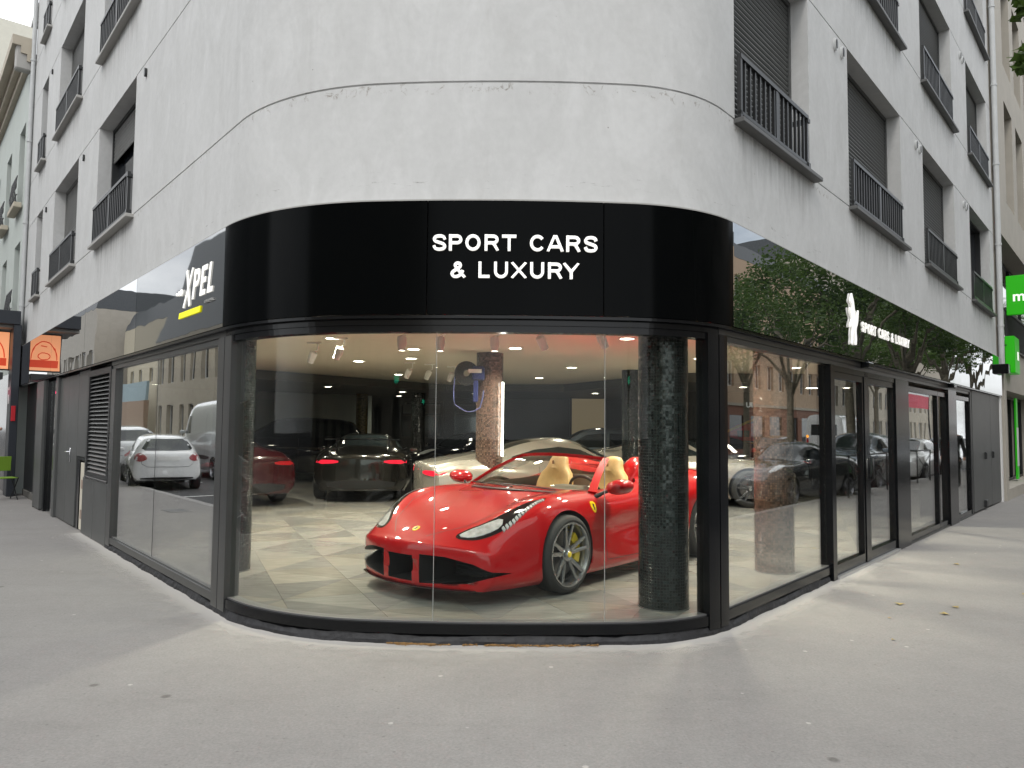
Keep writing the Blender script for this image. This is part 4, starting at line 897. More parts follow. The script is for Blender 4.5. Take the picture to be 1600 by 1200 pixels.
# windows: shutter, frame, sill, railing
def shutter_mesh(w, h, mt, y=.34, pitch=.052):
    m = MB(); n = int(h / pitch); vs = []
    for i in range(n): z = h - i*pitch; vs += [(y, z), (y - .006, z - .012), (y - .012, z - pitch*.5), (y - .004, z - pitch + .008), (y + .004, z - pitch + .003)]
    P = len(vs); m.add([(0, a, b) for a, b in vs] + [(w, a, b) for a, b in vs], [(j, j+1, P+j+1, P+j) for j in range(P-1)]); return m
BAL = {}
def window(F, x0, x1, z0, z1, kind, rail=True, single=True, pale=False):
    w = x1 - x0; h = z1 - z0; sm = shutl if pale else shutm
    m = MB()
    for a, b in ((.0, .05), (w-.05, w)): m.box(a, b, .18, .30, 0, h)
    m.box(.05, w-.05, .18, .30, h-.05, h); m.box(.05, w-.05, .18, .30, 0, .05)
    if kind == 'open':
        m.box(w/2-.035, w/2+.035, .24, .30, .05, h-.05)
    m.v = [(a, b + .09, c) for a, b, c in m.v]; wn_ = m.build('window', railm if kind == 'open' else sm, BLD); put(wn_, F, x0, 0, z0)
    m = MB(); m.box(.05, w/2-.035 if kind == 'open' else w-.05, .36, .37, .05, h-.05)
    if kind == 'open': m.box(w/2+.035, w-.05, .36, .37, .05, h-.05)
    m.build('pane', winglass, wn_)
    if kind != 'open' or pale:
        hh = h - .1 if kind != 'open' else h*.26
        m = shutter_mesh(w - .1, hh, sm); m.v = [(a + .05, b - .045, c + (h - .05 - hh)) for a, b, c in m.v]; m.build('roller_shutter', sm, wn_)
    m = MB(); m.box(-.02, w + .12, -.005, .46, -.045, 0, bev=.006); s = m.build('window_sill', sillp if pale else sillm, BLD); put(s, F, x0, 0.0, z0)
    if not rail: return
    r0, r1 = .02, w - (.18 if x0 > 0 else .04)
    m = MB(); m.box(r0, r1, .035, .075, .535, .575); m.box(r0, r1, .04, .07, .045, .075); m.box(r0, r0+.035, .04, .075, .0, .535); m.box(r1-.035, r1, .04, .075, .0, .535); mid = (r0+r1)/2; m.box(mid-.03, mid+.03, .04, .075, .075, .535)
    m.box(r1-.03, r1+.03, .03, .20, .50, .54); m.box(r1-.03, r1+.03, .03, .20, .03, .08)
    n = int((r1 - r0) / .105); xs = [r0 + (r1-r0)*k/n for k in range(1, n)]; xs = [x for x in xs if abs(x-mid) > .05]
    if not single:
        for x in xs: m.box(x-.011, x+.011, .045, .07, .075, .535)
    ro = m.build('window_railing', railm, BLD); put(ro, F, x0, 0, z0)
    if single:
        if 'b' not in BAL: q = MB(); q.box(-.011, .011, .045, .07, .075, .535); o = q.build('baluster', railm, ro); BAL['b'] = o.data; bpy.data.objects.remove(o)
        for x in xs: dup_mesh(BAL['b'], 'baluster', ro, (x, 0, 0))
for k in (0, 2, 4, 6):
    for i, (a, b) in enumerate(WR): window(FRM, a, b, GR[k], GR[k+1], 'open' if (i == 3 and k == 0) else 'shut', True, k < 4)
    for i, (a, b) in enumerate(WL): window(FLM, -b, -a, GL[k], GL[k+1], 'open' if (i == 0 or i == 2) else 'shut', True, k < 4, True)
dp = mat('pipe_grey', (.50, .51, .51), .45, var=.06)
for x in (2.97, 3.22, 6.87, 7.12, 10.8, 11.05):
    for z in (6.05, 9.03):
        m = MB(); m.tube([(0, .14, 0), (0, .06, 0)], .05, 14, M=Matrix.Diagonal((.7, 1, 1.5, 1))); m.tube([(0, .058, 0), (0, .052, 0)], .036, 14, mi=1, M=Matrix.Diagonal((.7, 1, 1.5, 1))); put(m.build('vent_pipe', [dp, railm], BLD, True), FRM, x, 0, z - .06)
for x in (-3.3, -7.1, -10.9):
    for z in (5.90, 8.74):
        m = MB(); m.tube([(0, .14, 0), (0, .06, 0)], .04, 12, M=Matrix.Diagonal((.6, 1, 1.4, 1))); put(m.build('vent_pipe', railm, BLD, True), FLM, x, 0, z - .05)
dp = mat('pipe_grey', (.50, .51, .51), .45, var=.06)
def drainpipe(F, x, z0, lab, r=.06, y=.0):
    o = Z(F, x, y, z0); t = thing('drainpipe', lab, 'drainpipe', (o[0], o[1], z0)); m = MB(); m.tube([(0,0,0), (0,0,TOPZ-z0)], r, 14); m.build('pipe', dp, t, True)
    k = 0; z = .9
    while z < TOPZ - z0: q = MB(); q.tube([(0,0,z), (0,0,z+.05)], r + .012, 14); q.build('pipe_collar', dp, t, True); z += 1.9
    return t
drainpipe(FRM, 14.56, 3.1, 'pale grey drainpipe at the right end of the corner building, ending above a black box')
drainpipe(FLM, -13.55, 3.3, 'slim pale drainpipe at the left end of the corner building', .045, .03)
m = MB(); m.box(-.16, .16, -.14, .12, -.22, .0, bev=.015); o = m.build('lamp_box', blackm); o.matrix_world = FRM @ Matrix.Translation((14.45, -.02, 3.12)); tag(o, 'small black box lamp under the grey drainpipe by the green signs', 'lamp')
# ------------------------------------------------------------------ fascia and its lettering
panL = panel_mat('fascia_mirror_warm', (.02, .022, .024), .74, .004, .05); panD = panel_mat('fascia_slate', (.035, .04, .042), .22, .02, .05); panR = panel_mat('fascia_mirror', (.012, .018, .020), .50, .004, .07)
panC = mat('fascia_black', (.0016, .0020, .0022), .13, spec=.045)
SG = thing('shop_fascia', 'black curved shop fascia with white raised letters wrapping the corner above the glass', 'shop sign', (0, 5.3, 2.41))
SZ0, SZ1 = 2.406, 3.258
def fpanel(u0, u1, mt):
    m = MB(); g = .004; sweep(m, u0 + g, u1 - g, [(0, SZ0), (0, SZ1), (-.085, SZ1), (-.085, SZ0)], closed=True, cap=True); return m.build('fascia_panel', mt, SG, world=True, smooth=False)
pls = [(-13.5, -11.9, panL), (-11.9, -8.9, panL), (-8.9, -5.95, panL), (-5.95, -2.98, panL), (-2.98, -.02, panD), (-.02, 2.02, panC), (2.02, 3.33, panC), (3.33, SLEN - .02, panC), (SLEN - .02, SLEN + 2.98, panR), (SLEN + 2.98, SLEN + 5.95, panR), (SLEN + 5.95, SLEN + 8.9, panR), (SLEN + 8.9, SLEN + 11.9, panR), (SLEN + 11.9, SLEN + 14.5, panR)]
PN = [fpanel(*a) for a in pls]
for i in (5, 6, 7):
    for p_ in PN[i].data.polygons: p_.use_smooth = True
    bm = bmesh.new(); bm.from_mesh(PN[i].data)
    for e in bm.edges: e.smooth = not (len(e.link_faces) == 2 and e.calc_face_angle(0) > R(30))
    bm.to_mesh(PN[i].data); bm.free()
m = MB(); sweep(m, -ENDL, SLEN + ENDR, [(-.01, SZ1 + .001), (-.01, SZ1 + .014), (-.10, SZ1 + .014), (-.10, SZ1 + .001)], closed=True, cap=True); m.build('top_flashing', sillp, SG, world=True)
m = MB(); sweep(m, -ENDL, SLEN + ENDR, [(-.008, SZ0 - .026), (-.008, SZ0 - .004), (-.16, SZ0 - .004), (-.16, SZ0 - .026)], closed=True, cap=True); m.build('bottom_rail', blackm, SG, world=True)
def letter(ch, u, z, size, bold=.0045, sx=1.22, parent=None):
    p, t = on_path(u, .006); M = Matrix.Translation((p.x, p.y, z - .061)) @ Matrix.Rotation(t, 4, 'Z') @ Matrix.Rotation(R(90), 4, 'X')
    m = MB(); glyph(m, ch, {'S': .108, 'P': .104, 'L': .096, 'X': .115, 'Y': .115, 'A': .120, '&': .110}.get(ch, .110), .120, .0205); o = m.build('letter', letm, SG); o.matrix_local = WM[SG.name].inverted() @ M; return o
for ch, u in zip('SPORTCARS', (2.112, 2.232, 2.360, 2.497, 2.626, 2.832, 2.965, 3.098, 3.228)): letter(ch, u, 2.938, .168)
for ch, u in zip('&LUXURY', (2.250, 2.446, 2.568, 2.699, 2.833, 2.964, 3.084)): letter(ch, u, 2.735, .168)
# right hand lettering and rearing horse
HM = WM[SG.name].inverted() @ FRM
def rtext(ch, x, z, size, sx=1, bold=.01, F=FRM, mt=letm, shear=0.0):
    M = WM[SG.name].inverted() @ F @ Matrix.Translation((x, -.006, z)) @ Matrix.Rotation(R(90), 4, 'X'); return text_obj('letter', ch, size, mt, SG, M, .02, bold, shear, sx)
x = 3.50
for ch in 'SPORT CARS & LUXURY':
    if ch != ' ':
        m = MB(); glyph(m, ch, .096, .118, .021, .006); o = m.build('letter', letm, SG); o.matrix_local = HM @ Matrix.Translation((x + .055, -.003, 2.735)) @ Matrix.Rotation(R(90), 4, 'X')
    x += .128 if ch != ' ' else .085
horse = [(.08,.84),(.20,.96),(.27,1.02),(.32,.95),(.44,.88),(.52,.74),(.60,.60),(.67,.46),(.80,.52),(.90,.68),(.98,.72),(.95,.56),(.84,.40),(.72,.34),(.68,.24),(.74,.12),(.68,-.02),(.58,-.02),(.62,.10),(.52,.24),(.44,.28),(.34,.18),(.34,.06),(.24,-.04),(.18,.0),(.26,.08),(.24,.20),(.34,.34),(.34,.44),(.20,.40),(.10,.30),(.02,.32),(.12,.42),(.24,.50),(.12,.54),(.02,.62),(.0,.70),(.05,.70),(.14,.62),(.28,.60),(.30,.70),(.26,.80),(.14,.80)]
m = MB(); hp = [((a-.38)*.34, (b)*.56) for a, b in rnd(horse, 1)]
c = delaunay_2d_cdt([Vector(p) for p in hp], [(i, (i+1) % len(hp)) for i in range(len(hp))], [], 1, 1e-6); nv = len(c[0])
m.add([(p.x, -.02, p.y) for p in c[0]] + [(p.x, -.002, p.y) for p in c[0]], [tuple(f) for f in c[2]] + [(i, (i+1) % len(hp), nv + (i+1) % len(hp), nv + i) for i in range(len(hp))])
o = m.build('horse_emblem', letm, SG); o.matrix_local = WM[SG.name].inverted() @ FRM @ Matrix.Translation((3.13, -.003, 2.56))
# left hand wordmark: slanting heavy capitals, dots, a yellow bar and a line of small print
x = -1.10
for ch, w_, sz in (('X', .24, .44), ('P', .20, .36), ('E', .19, .36), ('L', .18, .36)):
    hh = .27 if ch != 'X' else .36; m = MB(); glyph(m, ch, w_*.86, hh, .046, .006, .24); o = m.build('letter', letm, SG); o.matrix_local = WM[SG.name].inverted() @ FLM @ Matrix.Translation((x + .06, -.003, 2.745 if ch != 'X' else 2.69)) @ Matrix.Rotation(R(90), 4, 'X'); x += w_ + .015
for k in range(3):
    m = MB(); m.lathe([(0, 0), (.016 + .008*k, 0), (.016 + .008*k, .015), (0, .015)], 14); o = m.build('logo_dot', letm, SG); o.matrix_local = WM[SG.name].inverted() @ FLM @ Matrix.Translation((-1.335 + .075*k, -.003, 2.85)) @ Matrix.Rotation(R(90), 4, 'X')
m = MB(); m.add([(-1.26, -.012, 2.60), (-.62, -.012, 2.60), (-.60, -.012, 2.655), (-1.24, -.012, 2.655), (-1.26, -.001, 2.60), (-.62, -.001, 2.60), (-.60, -.001, 2.655), (-1.24, -.001, 2.655)], [(0,1,2,3),(0,4,5,1),(1,5,6,2),(2,6,7,3),(3,7,4,0)]); o = m.build('yellow_bar', mat('bar_yellow', (.85, .80, .0), .4, emit=(1, .95, 0), es=.35), SG); o.matrix_local = WM[SG.name].inverted() @ FLM
rtext('CENTER PARIS', -.37, 2.66, .040, .9, -.0012, FLM, mat('print_grey', (.45, .45, .44), .5))
# ------------------------------------------------------------------ shop front
SF = thing('glass_storefront', 'black framed storefront with floor to ceiling glass, grey service doors and louvre', 'storefront', (0, 5.4, 0))
gC = glass_mat('glass_corner', .009, (.93, .96, .94), 4.0, .006); gL = glass_mat('glass_left', .30, (.72, .76, .74), 2.5, .02); gR = glass_mat('glass_right', .065, (.92, .95, .93), 3.6, .015)
FO = -.055
def sw(name, u0, u1, o0, o1, z0, z1, mt, smooth=False):
    m = MB(); sweep(m, u0, u1, [(o0, z0), (o0, z1), (o1, z1), (o1, z0)], closed=True, cap=True); return m.build(name, mt, SF, world=True, smooth=smooth)
# header, bottom rail
for nm, u0, u1 in (('header', -4.37, -.10), ('header', -.09, SLEN - .17), ('header', SLEN - .16, SLEN + 10.86)):
    sw(nm, u0, u1, FO, -.17, 2.335, 2.378, blackm if u0 > -1 and u1 < SLEN + 1 else glo); sw(nm, u0, u1, FO - .012, -.17, 2.285, 2.333, blackm if u0 > -1 and u1 < SLEN + 1 else glo)
for u0, u1 in ((-4.37, -.115), (-.105, SLEN - .17), (SLEN - .16, SLEN + 2.55)):
    dark = blackm if u0 > -1 else glo
    sw('bottom_rail', u0, u1, FO - .004, -.17, .078, .150, dark); sw('glazing_bead', u0, u1, FO - .028, -.17, .151, .163, mat('bead_grey', (.10, .10, .10), .6))
m = MB()
def pz(f): return lambda u: .047 + .012*math.sin(u*5.1) + .008*math.sin(u*13.7) + random.uniform(-.008, .004)
sweep_u = [-4.4 + i*.08 for i in range(int((SLEN + 4.4 + 2.6)/.08))]
vs = []; 
for u in sweep_u:
    for o_, z_ in ((-.048 + .012*math.sin(u*7) + random.uniform(-.008, .008), -.03), (-.054 + random.uniform(-.007, .007), .03), (-.070, .066 + .008*math.sin(u*5.1) + random.uniform(-.008, .006)), (-.18, .074)):
        p, t = on_path(u, o_); vs.append((p.x, p.y, z_))
m.add(vs, [(i*4+j, (i+1)*4+j, (i+1)*4+j+1, i*4+j+1) for i in range(len(sweep_u)-1) for j in range(3)]); m.build('bitumen_plinth', bitm, SF, world=True)
# posts
for u0, u1, mt in ((-.265, -.115, glo), (-.100, .055, glo), (SLEN - .315, SLEN - .175, blackm), (SLEN - .160, SLEN - .03, blackm)):
    sw('corner_post', u0, u1, FO + .004, -.175, .046, 2.334, mt)
def gpane(u0, u1, z0, z1, mt, nm='glass_pane', th=.012, o=-.10):
    m = MB(); U = us(u0, u1); vs = []; 
    for u in U:
        for oo in (o, o - th):
            p, t = on_path(u, oo); vs += [(p.x, p.y, z0), (p.x, p.y, z1)]
    n_ = len(U); fs = []
    for i in range(n_-1): fs += [(i*4, i*4+4, i*4+5, i*4+1), (i*4+2, i*4+3, i*4+7, i*4+6), (i*4+1, i*4+5, i*4+7, i*4+3), (i*4, i*4+2, i*4+6, i*4+4)]
    fs += [(0,1,3,2), ((n_-1)*4, (n_-1)*4+2, (n_-1)*4+3, (n_-1)*4+1)]; m.add(vs, fs); ob = m.build(nm, mt, SF, world=True)
    bm = bmesh.new(); bm.from_mesh(ob.data)
    for f in bm.faces: f.smooth = True
    for e in bm.edges: e.smooth = not (len(e.link_faces) == 2 and e.calc_face_angle(0) > R(30))
    bm.to_mesh(ob.data); bm.free(); return ob
for a, b in ((.056, 2.083), (2.087, 3.359), (3.363, SLEN - .316)): gpane(a, b, .16, 2.29, gC)
jm = mat('silicone_joint', (.35, .36, .35), .5)
for a in (2.0838, 3.3598): sw('glazing_joint', a, a + .0028, -.097, -.116, .16, 2.29, jm)
gpane(-2.338, -.266, .16, 2.29, gL); gpane(-4.15, -2.342, .16, 2.29, gL); sw('glazing_joint', -2.3415, -2.3385, -.098, -.114, .16, 2.29, blackm)
sw('mullion', -4.37, -4.15, FO, -.175, .046, 2.284, glo)
gpane(SLEN - .028, SLEN + 2.485, .16, 2.29, gR)
sw('mullion', SLEN + 2.487, SLEN + 2.61, FO + .02, -.175, .0, 2.284, blackm)
def leaf(u0, u1, handle=None, g=gR, bot=.15, nm='door_leaf', fr=.055):
    m = MB()
    for a, b in ((u0, u0 + fr), (u1 - fr, u1)): sweep(m, a, b, [(FO-.01,.03),(FO-.01,2.22),(-.15,2.22),(-.15,.03)], closed=True, cap=True)
    for za, zb in ((.03, .03 + bot), (2.15, 2.22)): sweep(m, u0 + fr, u1 - fr, [(FO-.01,za),(FO-.01,zb),(-.15,zb),(-.15,za)], closed=True, cap=True)
    lf = m.build(nm, blackm, SF, world=True); gp = gpane(u0 + fr, u1 - fr, .03 + bot, 2.15, g, 'door_pane'); gp.parent = lf
    gp.matrix_local = Matrix.Identity(4)
    if handle is not None:
        p, t = on_path(handle, -.03); h = MB(); h.tube([(p.x, p.y, 1.0), (p.x, p.y, 1.25)], .011, 8); hb = h.build('door_handle', railm, SF, True, world=True); hb.parent = lf
    return lf
for a, b in ((2.62, 3.78), (3.95, 5.2)): leaf(SLEN + a, SLEN + b, SLEN + (3.74 if a < 3 else 4.0), bot=.11)
sw('mullion', SLEN + 3.782, SLEN + 3.948, FO, -.17, .03, 2.284, blackm); sw('door_jamb', SLEN + 5.202, SLEN + 5.9, FO + .01, -.5, .0, 2.284, blackm)
sw('lintel', SLEN + 2.612, SLEN + 5.2, FO, -.16, 2.222, 2.284, blackm)
for x in (3.75, 8.8): p = MB(); p.box(-.11, .11, -.04, .06, -.05, .02, bev=.012); o = p.build('door_sensor', blackm, SF); put(o, FRM, x, 0, 2.37)
leaf(SLEN + 5.92, SLEN + 7.9, None, bot=.08, nm='fixed_light', fr=.03); leaf(SLEN + 7.92, SLEN + 8.6, None, bot=.08, nm='fixed_light', fr=.03)
sw('door_jamb', SLEN + 8.602, SLEN + 9.28, FO + .02, -.5, .0, 2.284, blackm); leaf(SLEN + 9.30, SLEN + 10.7, None, bot=.08, nm='fixed_light', fr=.03)
sw('threshold', SLEN + 2.62, SLEN + 5.2, -.02, -.3, .002, .028, mat('steel_sill', (.5, .5, .5), .35, .6)); sw('threshold', SLEN + 5.92, SLEN + 10.7, -.05, -.3, .002, .028, glo)
# right grey service doors
for a, b in ((10.72, 10.88),): sw('door_frame', SLEN + a, SLEN + b, FO, -.16, 0, 2.376, railm)
for a, b, z0 in ((10.90, 13.05, .04), (13.07, 14.32, .03)):
    o = sw('service_door', SLEN + a, SLEN + b, FO + .005, -.13, z0, 2.372, greym)
    h = MB(); xx = 12.25 if a < 12 else 13.2; h.box(xx-.05, xx+.05, .01, .06, 1.02, 1.16, bev=.01); h2 = h.build('door_lock', railm, o); h2.matrix_local = WM[SF.name].inverted() @ FRM
h = MB(); h.box(12.0, 12.2, .0, .07, .06, .20, bev=.01); h2 = h.build('floor_bolt', railm, SF); h2.matrix_local = WM[SF.name].inverted() @ FRM
sw('end_strip', SLEN + 14.33, SLEN + 14.5, FO + .03, -.2, 0, 2.376, whitem)
# left: louvre, lower panels, service doors, glass door, recess
def lb(nm, s0, s1, y0, y1, z0, z1, mt, bev=.004, parent=None):
    m = MB(); m.box(-s1, -s0, y0, y1, z0, z1, bev=bev); o = m.build(nm, mt, parent or SF)
    o.matrix_local = WM[SF.name].inverted() @ FLM if parent is None else Matrix.Identity(4)
    return o
lf = MB()
for s0, s1, z0, z1 in ((4.39, 4.47, .84, 2.33), (5.74, 5.84, .84, 2.33), (4.47, 5.74, 2.25, 2.33), (4.47, 5.74, .84, .90)): lf.box(-s1, -s0, .05, .16, z0, z1)
lf = lf.build('louvre_frame', railm, SF); lf.matrix_local = WM[SF.name].inverted() @ FLM
lb('louvre_back', 4.47, 5.74, .17, .18, .9, 2.25, blackm, 0, lf)
q = MB(); sl_ = [(-.038, -.022), (.038, .022), (.044, .012), (-.032, -.032)]
q.prism([(.105 + a, b) for a, b in [(-.045, -.026), (-.030, -.026), (.045, .024), (.030, .028)]], -5.74, -4.47, 'X'); lo = q.build('louvre_slat', mat('louvre_grey', (.20, .20, .195), .35, .4), lf)
nS = 24
for k in range(nS):
    z = .93 + 1.29 * k / (nS - 1)
    if k == 0: lo.location = (0, 0, z)
    else: dup_mesh(lo, 'louvre_slat', lf, (0, 0, z))
lb('lower_panel', 4.39, 5.19, .055, .12, .01, .81, greym); lb('lower_panel', 5.20, 5.96, .055, .12, .01, .81, greym); lb('cover_strip', 4.39, 5.84, .045, .12, .812, .838, glo)
lb('upper_panel', 5.86, 6.62, .075, .12, 1.09, 2.37, greym); lb('niche_frame', 5.97, 6.60, .09, .14, 1.03, 1.085, blackm); lb('niche_frame', 6.42, 6.62, .09, .14, .01, 1.028, blackm); lb('niche_back', 5.97, 6.42, .13, .15, .01, 1.03, blackm)
lb('meter_panel', 5.98, 6.36, .095, .128, .015, 1.0, mat('cream_panel', (.62, .58, .48), .5, var=.06))
for z in (.18, .62): lb('meter_label', 6.06, 6.28, .090, .0945, z, z + .13, mat('faded_print', (.34, .25, .20), .6, var=.2, vs=30), 0)
d1 = lb('service_door', 6.64, 7.45, .075, .13, .02, 2.34, greym); d2 = lb('service_door', 7.46, 8.28, .075, .13, .02, 2.34, greym)
def lever(parent, s, z):
    m = MB(); m.box(-s-.02, -s+.02, .055, .075, z-.12, z+.10, bev=.006); m.tube([(-s, .06, z+.04), (-s, .02, z+.04), (-s-.12, .02, z+.04)], .011, 8); o = m.build('door_handle', MATS['chrome'], parent, True); return o
lever(d1, 7.10, 1.10)
lb('door_frame', 8.29, 8.5, .04, .16, .0, 2.37, greym)
lfd = lb('glass_door', 8.52, 8.60, .07, .13, .02, 2.34, glo); m = MB(); m.box(-9.35, -8.60, .095, .105, .02, 2.34); o = m.build('door_pane', gL, lfd)
lb('door_frame', 9.36, 9.52, .04, .16, .0, 2.37, blackm); d3 = lb('service_door', 9.56, 10.28, .0, .05, .02, 2.36, greym); lever(d3, 10.1, 1.12)
lb('recess_side', 10.30, 10.36, .0, .75, .0, 2.37, glo); lb('recess_back', 10.36, 12.95, .62, .68, .0, 2.38, mat('deep_green_grey', (.045, .052, .050), .4)); lb('recess_rib', 11.2, 11.3, .55, .62, .0, 2.38, glo)
lb('wall_speaker', 10.7, 11.1, .25, .55, 1.95, 2.28, blackm, .02)
# ------------------------------------------------------------------ show room
foot = [Vector(on_path(u, -.165)[0]) for u in [-13.2, -6, 0] + [s for s in AS[::4]][1:] + [SLEN + 1, SLEN + 14.2]] + [Vector((9, 23.9)), Vector((-9, 23.9))]
def clip(poly, foot=foot):
    out = poly
    n = len(foot); cx = sum((p for p in foot), Vector((0, 0))) / n
    for i in range(n):
        a, b = foot[i], foot[(i+1) % n]; e = b - a
        if e.length < 1e-6: continue
        nn = Vector((-e.y, e.x)); 
        if nn.dot(cx - a) < 0: nn = -nn
        res = []
        for j in range(len(out)):
            p, q = out[j], out[(j+1) % len(out)]; dp_, dq = nn.dot(p - a), nn.dot(q - a)
            if dp_ >= 0: res.append(p)
            if (dp_ >= 0) != (dq >= 0): res.append(p.lerp(q, dp_ / (dp_ - dq)))
        out = res
        if len(out) < 3: return None
    return out
FZ, CZ = .14, 2.68
m = MB(); m.prism([tuple(p) for p in foot], -.1, FZ - .012); FL = tag(m.build('showroom_floor', mat('tile_grout', (.12, .115, .105), .7)), kind='structure')
tones = [mat('floor_tile_%s' % nm, c, .20, var=.16, vs=5, stretch=(1, 5, 1), spec=.4) for nm, c in (('pearl', (.235, .228, .210)), ('sand', (.215, .202, .178)), ('grey', (.205, .200, .190)), ('slate', (.172, .168, .160)), ('cream', (.255, .242, .215)))]
tris = []; g = .66; rot = Matrix.Rotation(R(24), 2)
for i in range(-28, 32):
    for j in range(-8, 46):
        c = [rot @ Vector(((i+a)*g, (j+b)*g)) + Vector((0, 2)) for a, b in ((0,0),(1,0),(1,1),(0,1))]
        for k, tr in enumerate(((0,1,2),(0,2,3)) if (i + j) % 2 else ((0,1,3),(1,2,3))):
            p = [c[t] for t in tr]; ce = sum(p, Vector((0,0)))/3; p = [ce + (q - ce)*.994 for q in p]; p = clip(p)
            if p: tris.append((ce.length, p, (i*7 + j*3 + k*2 + ((i*j) % 3)) % 5))
tris.sort(key=lambda a: a[0])
rest = MB()
for n_, (d_, p, c_) in enumerate(tris):
    if n_ < 260: q = MB(); q.prism([tuple(v) for v in p], FZ - .012, FZ + (c_ % 2)*.0004); q.build('floor_tile', tones[c_], FL)
    else: rest.prism([tuple(v) for v in p], FZ - .012, FZ, mi=c_)
tag(rest.build('floor_tile', tones, FL), kind='stuff')
creamc = mat('ceiling_cream', (.60, .53, .42), .7, var=.03)
m = MB(); m.prism([tuple(p) for p in foot], CZ, CZ + .2); tag(m.build('showroom_ceiling', creamc), kind='structure')
darkw = mat('showroom_dark', (.014, .015, .017), .35, var=.2, vs=2); darkc = mat('dark_ceiling', (.06, .058, .052), .6)
dk = clip([Vector((-20, 11.5)), Vector((-5.2, 14.4)), Vector((-1.7, 19.2)), Vector((1.3, 18.2)), Vector((3.3, 13.5)), Vector((14, 12.5)), Vector((20, 24)), Vector((-20, 24))], foot)
# not convex: build as two boxes following the bulkhead line
m = MB()
for q in ([(-13, 14.4), (-5.2, 14.4), (-1.7, 19.2), (-1.7, 23.8), (-8, 23.8), (-12, 18)], [(-1.69, 19.2), (1.3, 18.6), (1.3, 23.8), (-1.69, 23.8)], [(1.31, 18.6), (3.3, 14.5), (10, 14.5), (10, 23.8), (1.31, 23.8)]):
    c = clip([Vector(a) for a in q])
    if c: m.prism([tuple(v) for v in c], 2.50, CZ - .002)
tag(m.build('lower_ceiling', darkc), kind='structure')
m = MB(); m.box(-9, 9, 23.9, 24.1, 0, 2.9)
for F, a, b in ((FLM, -13.3, -4.6), ):
    q = [P2(F, a, .20), P2(F, b, .20), P2(F, b, .30), P2(F, a, .30)]; m.prism(q, 0.0, 2.7)
q = [P2(FRM, 10.8, .2), P2(FRM, 14.3, .2), P2(FRM, 14.3, .3), P2(FRM, 10.8, .3)]; m.prism(q, 0, 2.7)
for F, s in ((FLM, -13.3), (FRM, 14.3)):
    a = P2(F, s, .25); e = (9.0 if s > 0 else -9.0, 24.0); v = Vector((e[0]-a[0], e[1]-a[1])).normalized()*.08; nn = (-v.y, v.x); m.prism([(a[0]-nn[0], a[1]-nn[1]), (e[0]-nn[0], e[1]-nn[1]), (e[0]+nn[0], e[1]+nn[1]), (a[0]+nn[0], a[1]+nn[1])], 0, 2.7)
tag(m.build('showroom_wall', darkw), kind='structure')
mat('dim_glass', (.035, .045, .05), .08, spec=.8)
for i, (x0, x1) in enumerate(((-8.2, -6.2), (-6.0, -4.6), (-3.6, -2.2), (-1.9, -.7))):
    t = thing('rear_window', ('wide dim window in the back wall of the show room, leftmost', 'dim window in the back wall, second from the left', 'dim window in the back wall behind the dark coupe', 'narrow dim window in the back wall behind the red car')[i], 'window', (x0, 23.85, 1.2), group='windows in the show room back wall')
    m = MB(); w = x1-x0; m.box(0, w, 0, .04, 0, .06); m.box(0, w, 0, .04, 1.14, 1.2); m.box(0, .06, 0, .04, .06, 1.14); m.box(w-.06, w, 0, .04, .06, 1.14); m.box(0, w, -.005, .03, .72, .76); m.build('frame', railm, t)
    m = MB(); m.box(.06, w-.06, .015, .025, .06, 1.14); m.build('pane', MATS['dim_glass'], t)
    m = MB(); m.box(.1, w-.1, .005, .012, .80, 1.10); m.build('blind', mat('blind', (.14, .15, .15), .7), t)
mos = {'black': mosaic_mat('mosaic_black', (.0075, .0105, .0105), (.026, .028, .027)), 'bronze': mosaic_mat('mosaic_bronze', (.095, .058, .042), (.06, .048, .040)), 'gold': mosaic_mat('mosaic_gold', (.12, .09, .03), (.05, .045, .03))}
COLS = [(1.25, 6.12, .203, 'black', 'thick black mosaic tiled column just inside the curved glass right of the red car'), (2.70, 7.66, .195, 'bronze', 'reddish brown mosaic column behind the right hand pane'), (-2.80, 7.47, .20, 'black', 'black mosaic column close to the left end of the curved glass'),
        (-.33, 11.0, .20, 'bronze', 'brown mosaic column behind the red car, with a lit tube on its side'), (-4.25, 21, .17, 'gold', 'distant gold mosaic column left of the back windows'), (-2.55, 20.2, .19, 'black', 'distant dark column between the dark coupe and the grey coupe'), (2.28, 14.0, .20, 'black', 'dark mosaic column deep in the show room right of the beige panel'), (6.3, 12.2, .2, 'bronze', 'bronze mosaic column deep behind the entrance doors')]
for x, y, r, k, lab in COLS:
    t = thing('mosaic_column', lab, 'column', (x, y, FZ), group='mosaic columns in the show room'); m = MB(); n = 48; h = CZ - FZ
    m.v = [(r*math.cos(2*math.pi*i/n), r*math.sin(2*math.pi*i/n), z) for z in (0, h) for i in range(n)]; m.f = [(i, (i+1) % n, n + (i+1) % n, n + i) for i in range(n)]; m.m = [0]*n
    o = m.build('shaft', mos[k], t, True); me = o.data; uvl = me.uv_layers.new(name='UVMap')
    for p in me.polygons:
        idx = [me.loops[l].vertex_index % n for l in p.loop_indices]; wrap = (0 in idx and n-1 in idx)
        for l in p.loop_indices:
            vi = me.loops[l].vertex_index; k_ = vi % n; k_ = n if (wrap and k_ == 0) else k_
            uvl.data[l].uv = (2*math.pi*r*k_/n, h if vi >= n else 0)
    m = MB(); m.lathe([(r + .0005, 0), (r + .004, 0), (r + .004, .010), (r + .0005, .010)], 40, closed=True); m.build('base_joint', mat('grout_ring', (.10, .10, .095), .6), t, True)
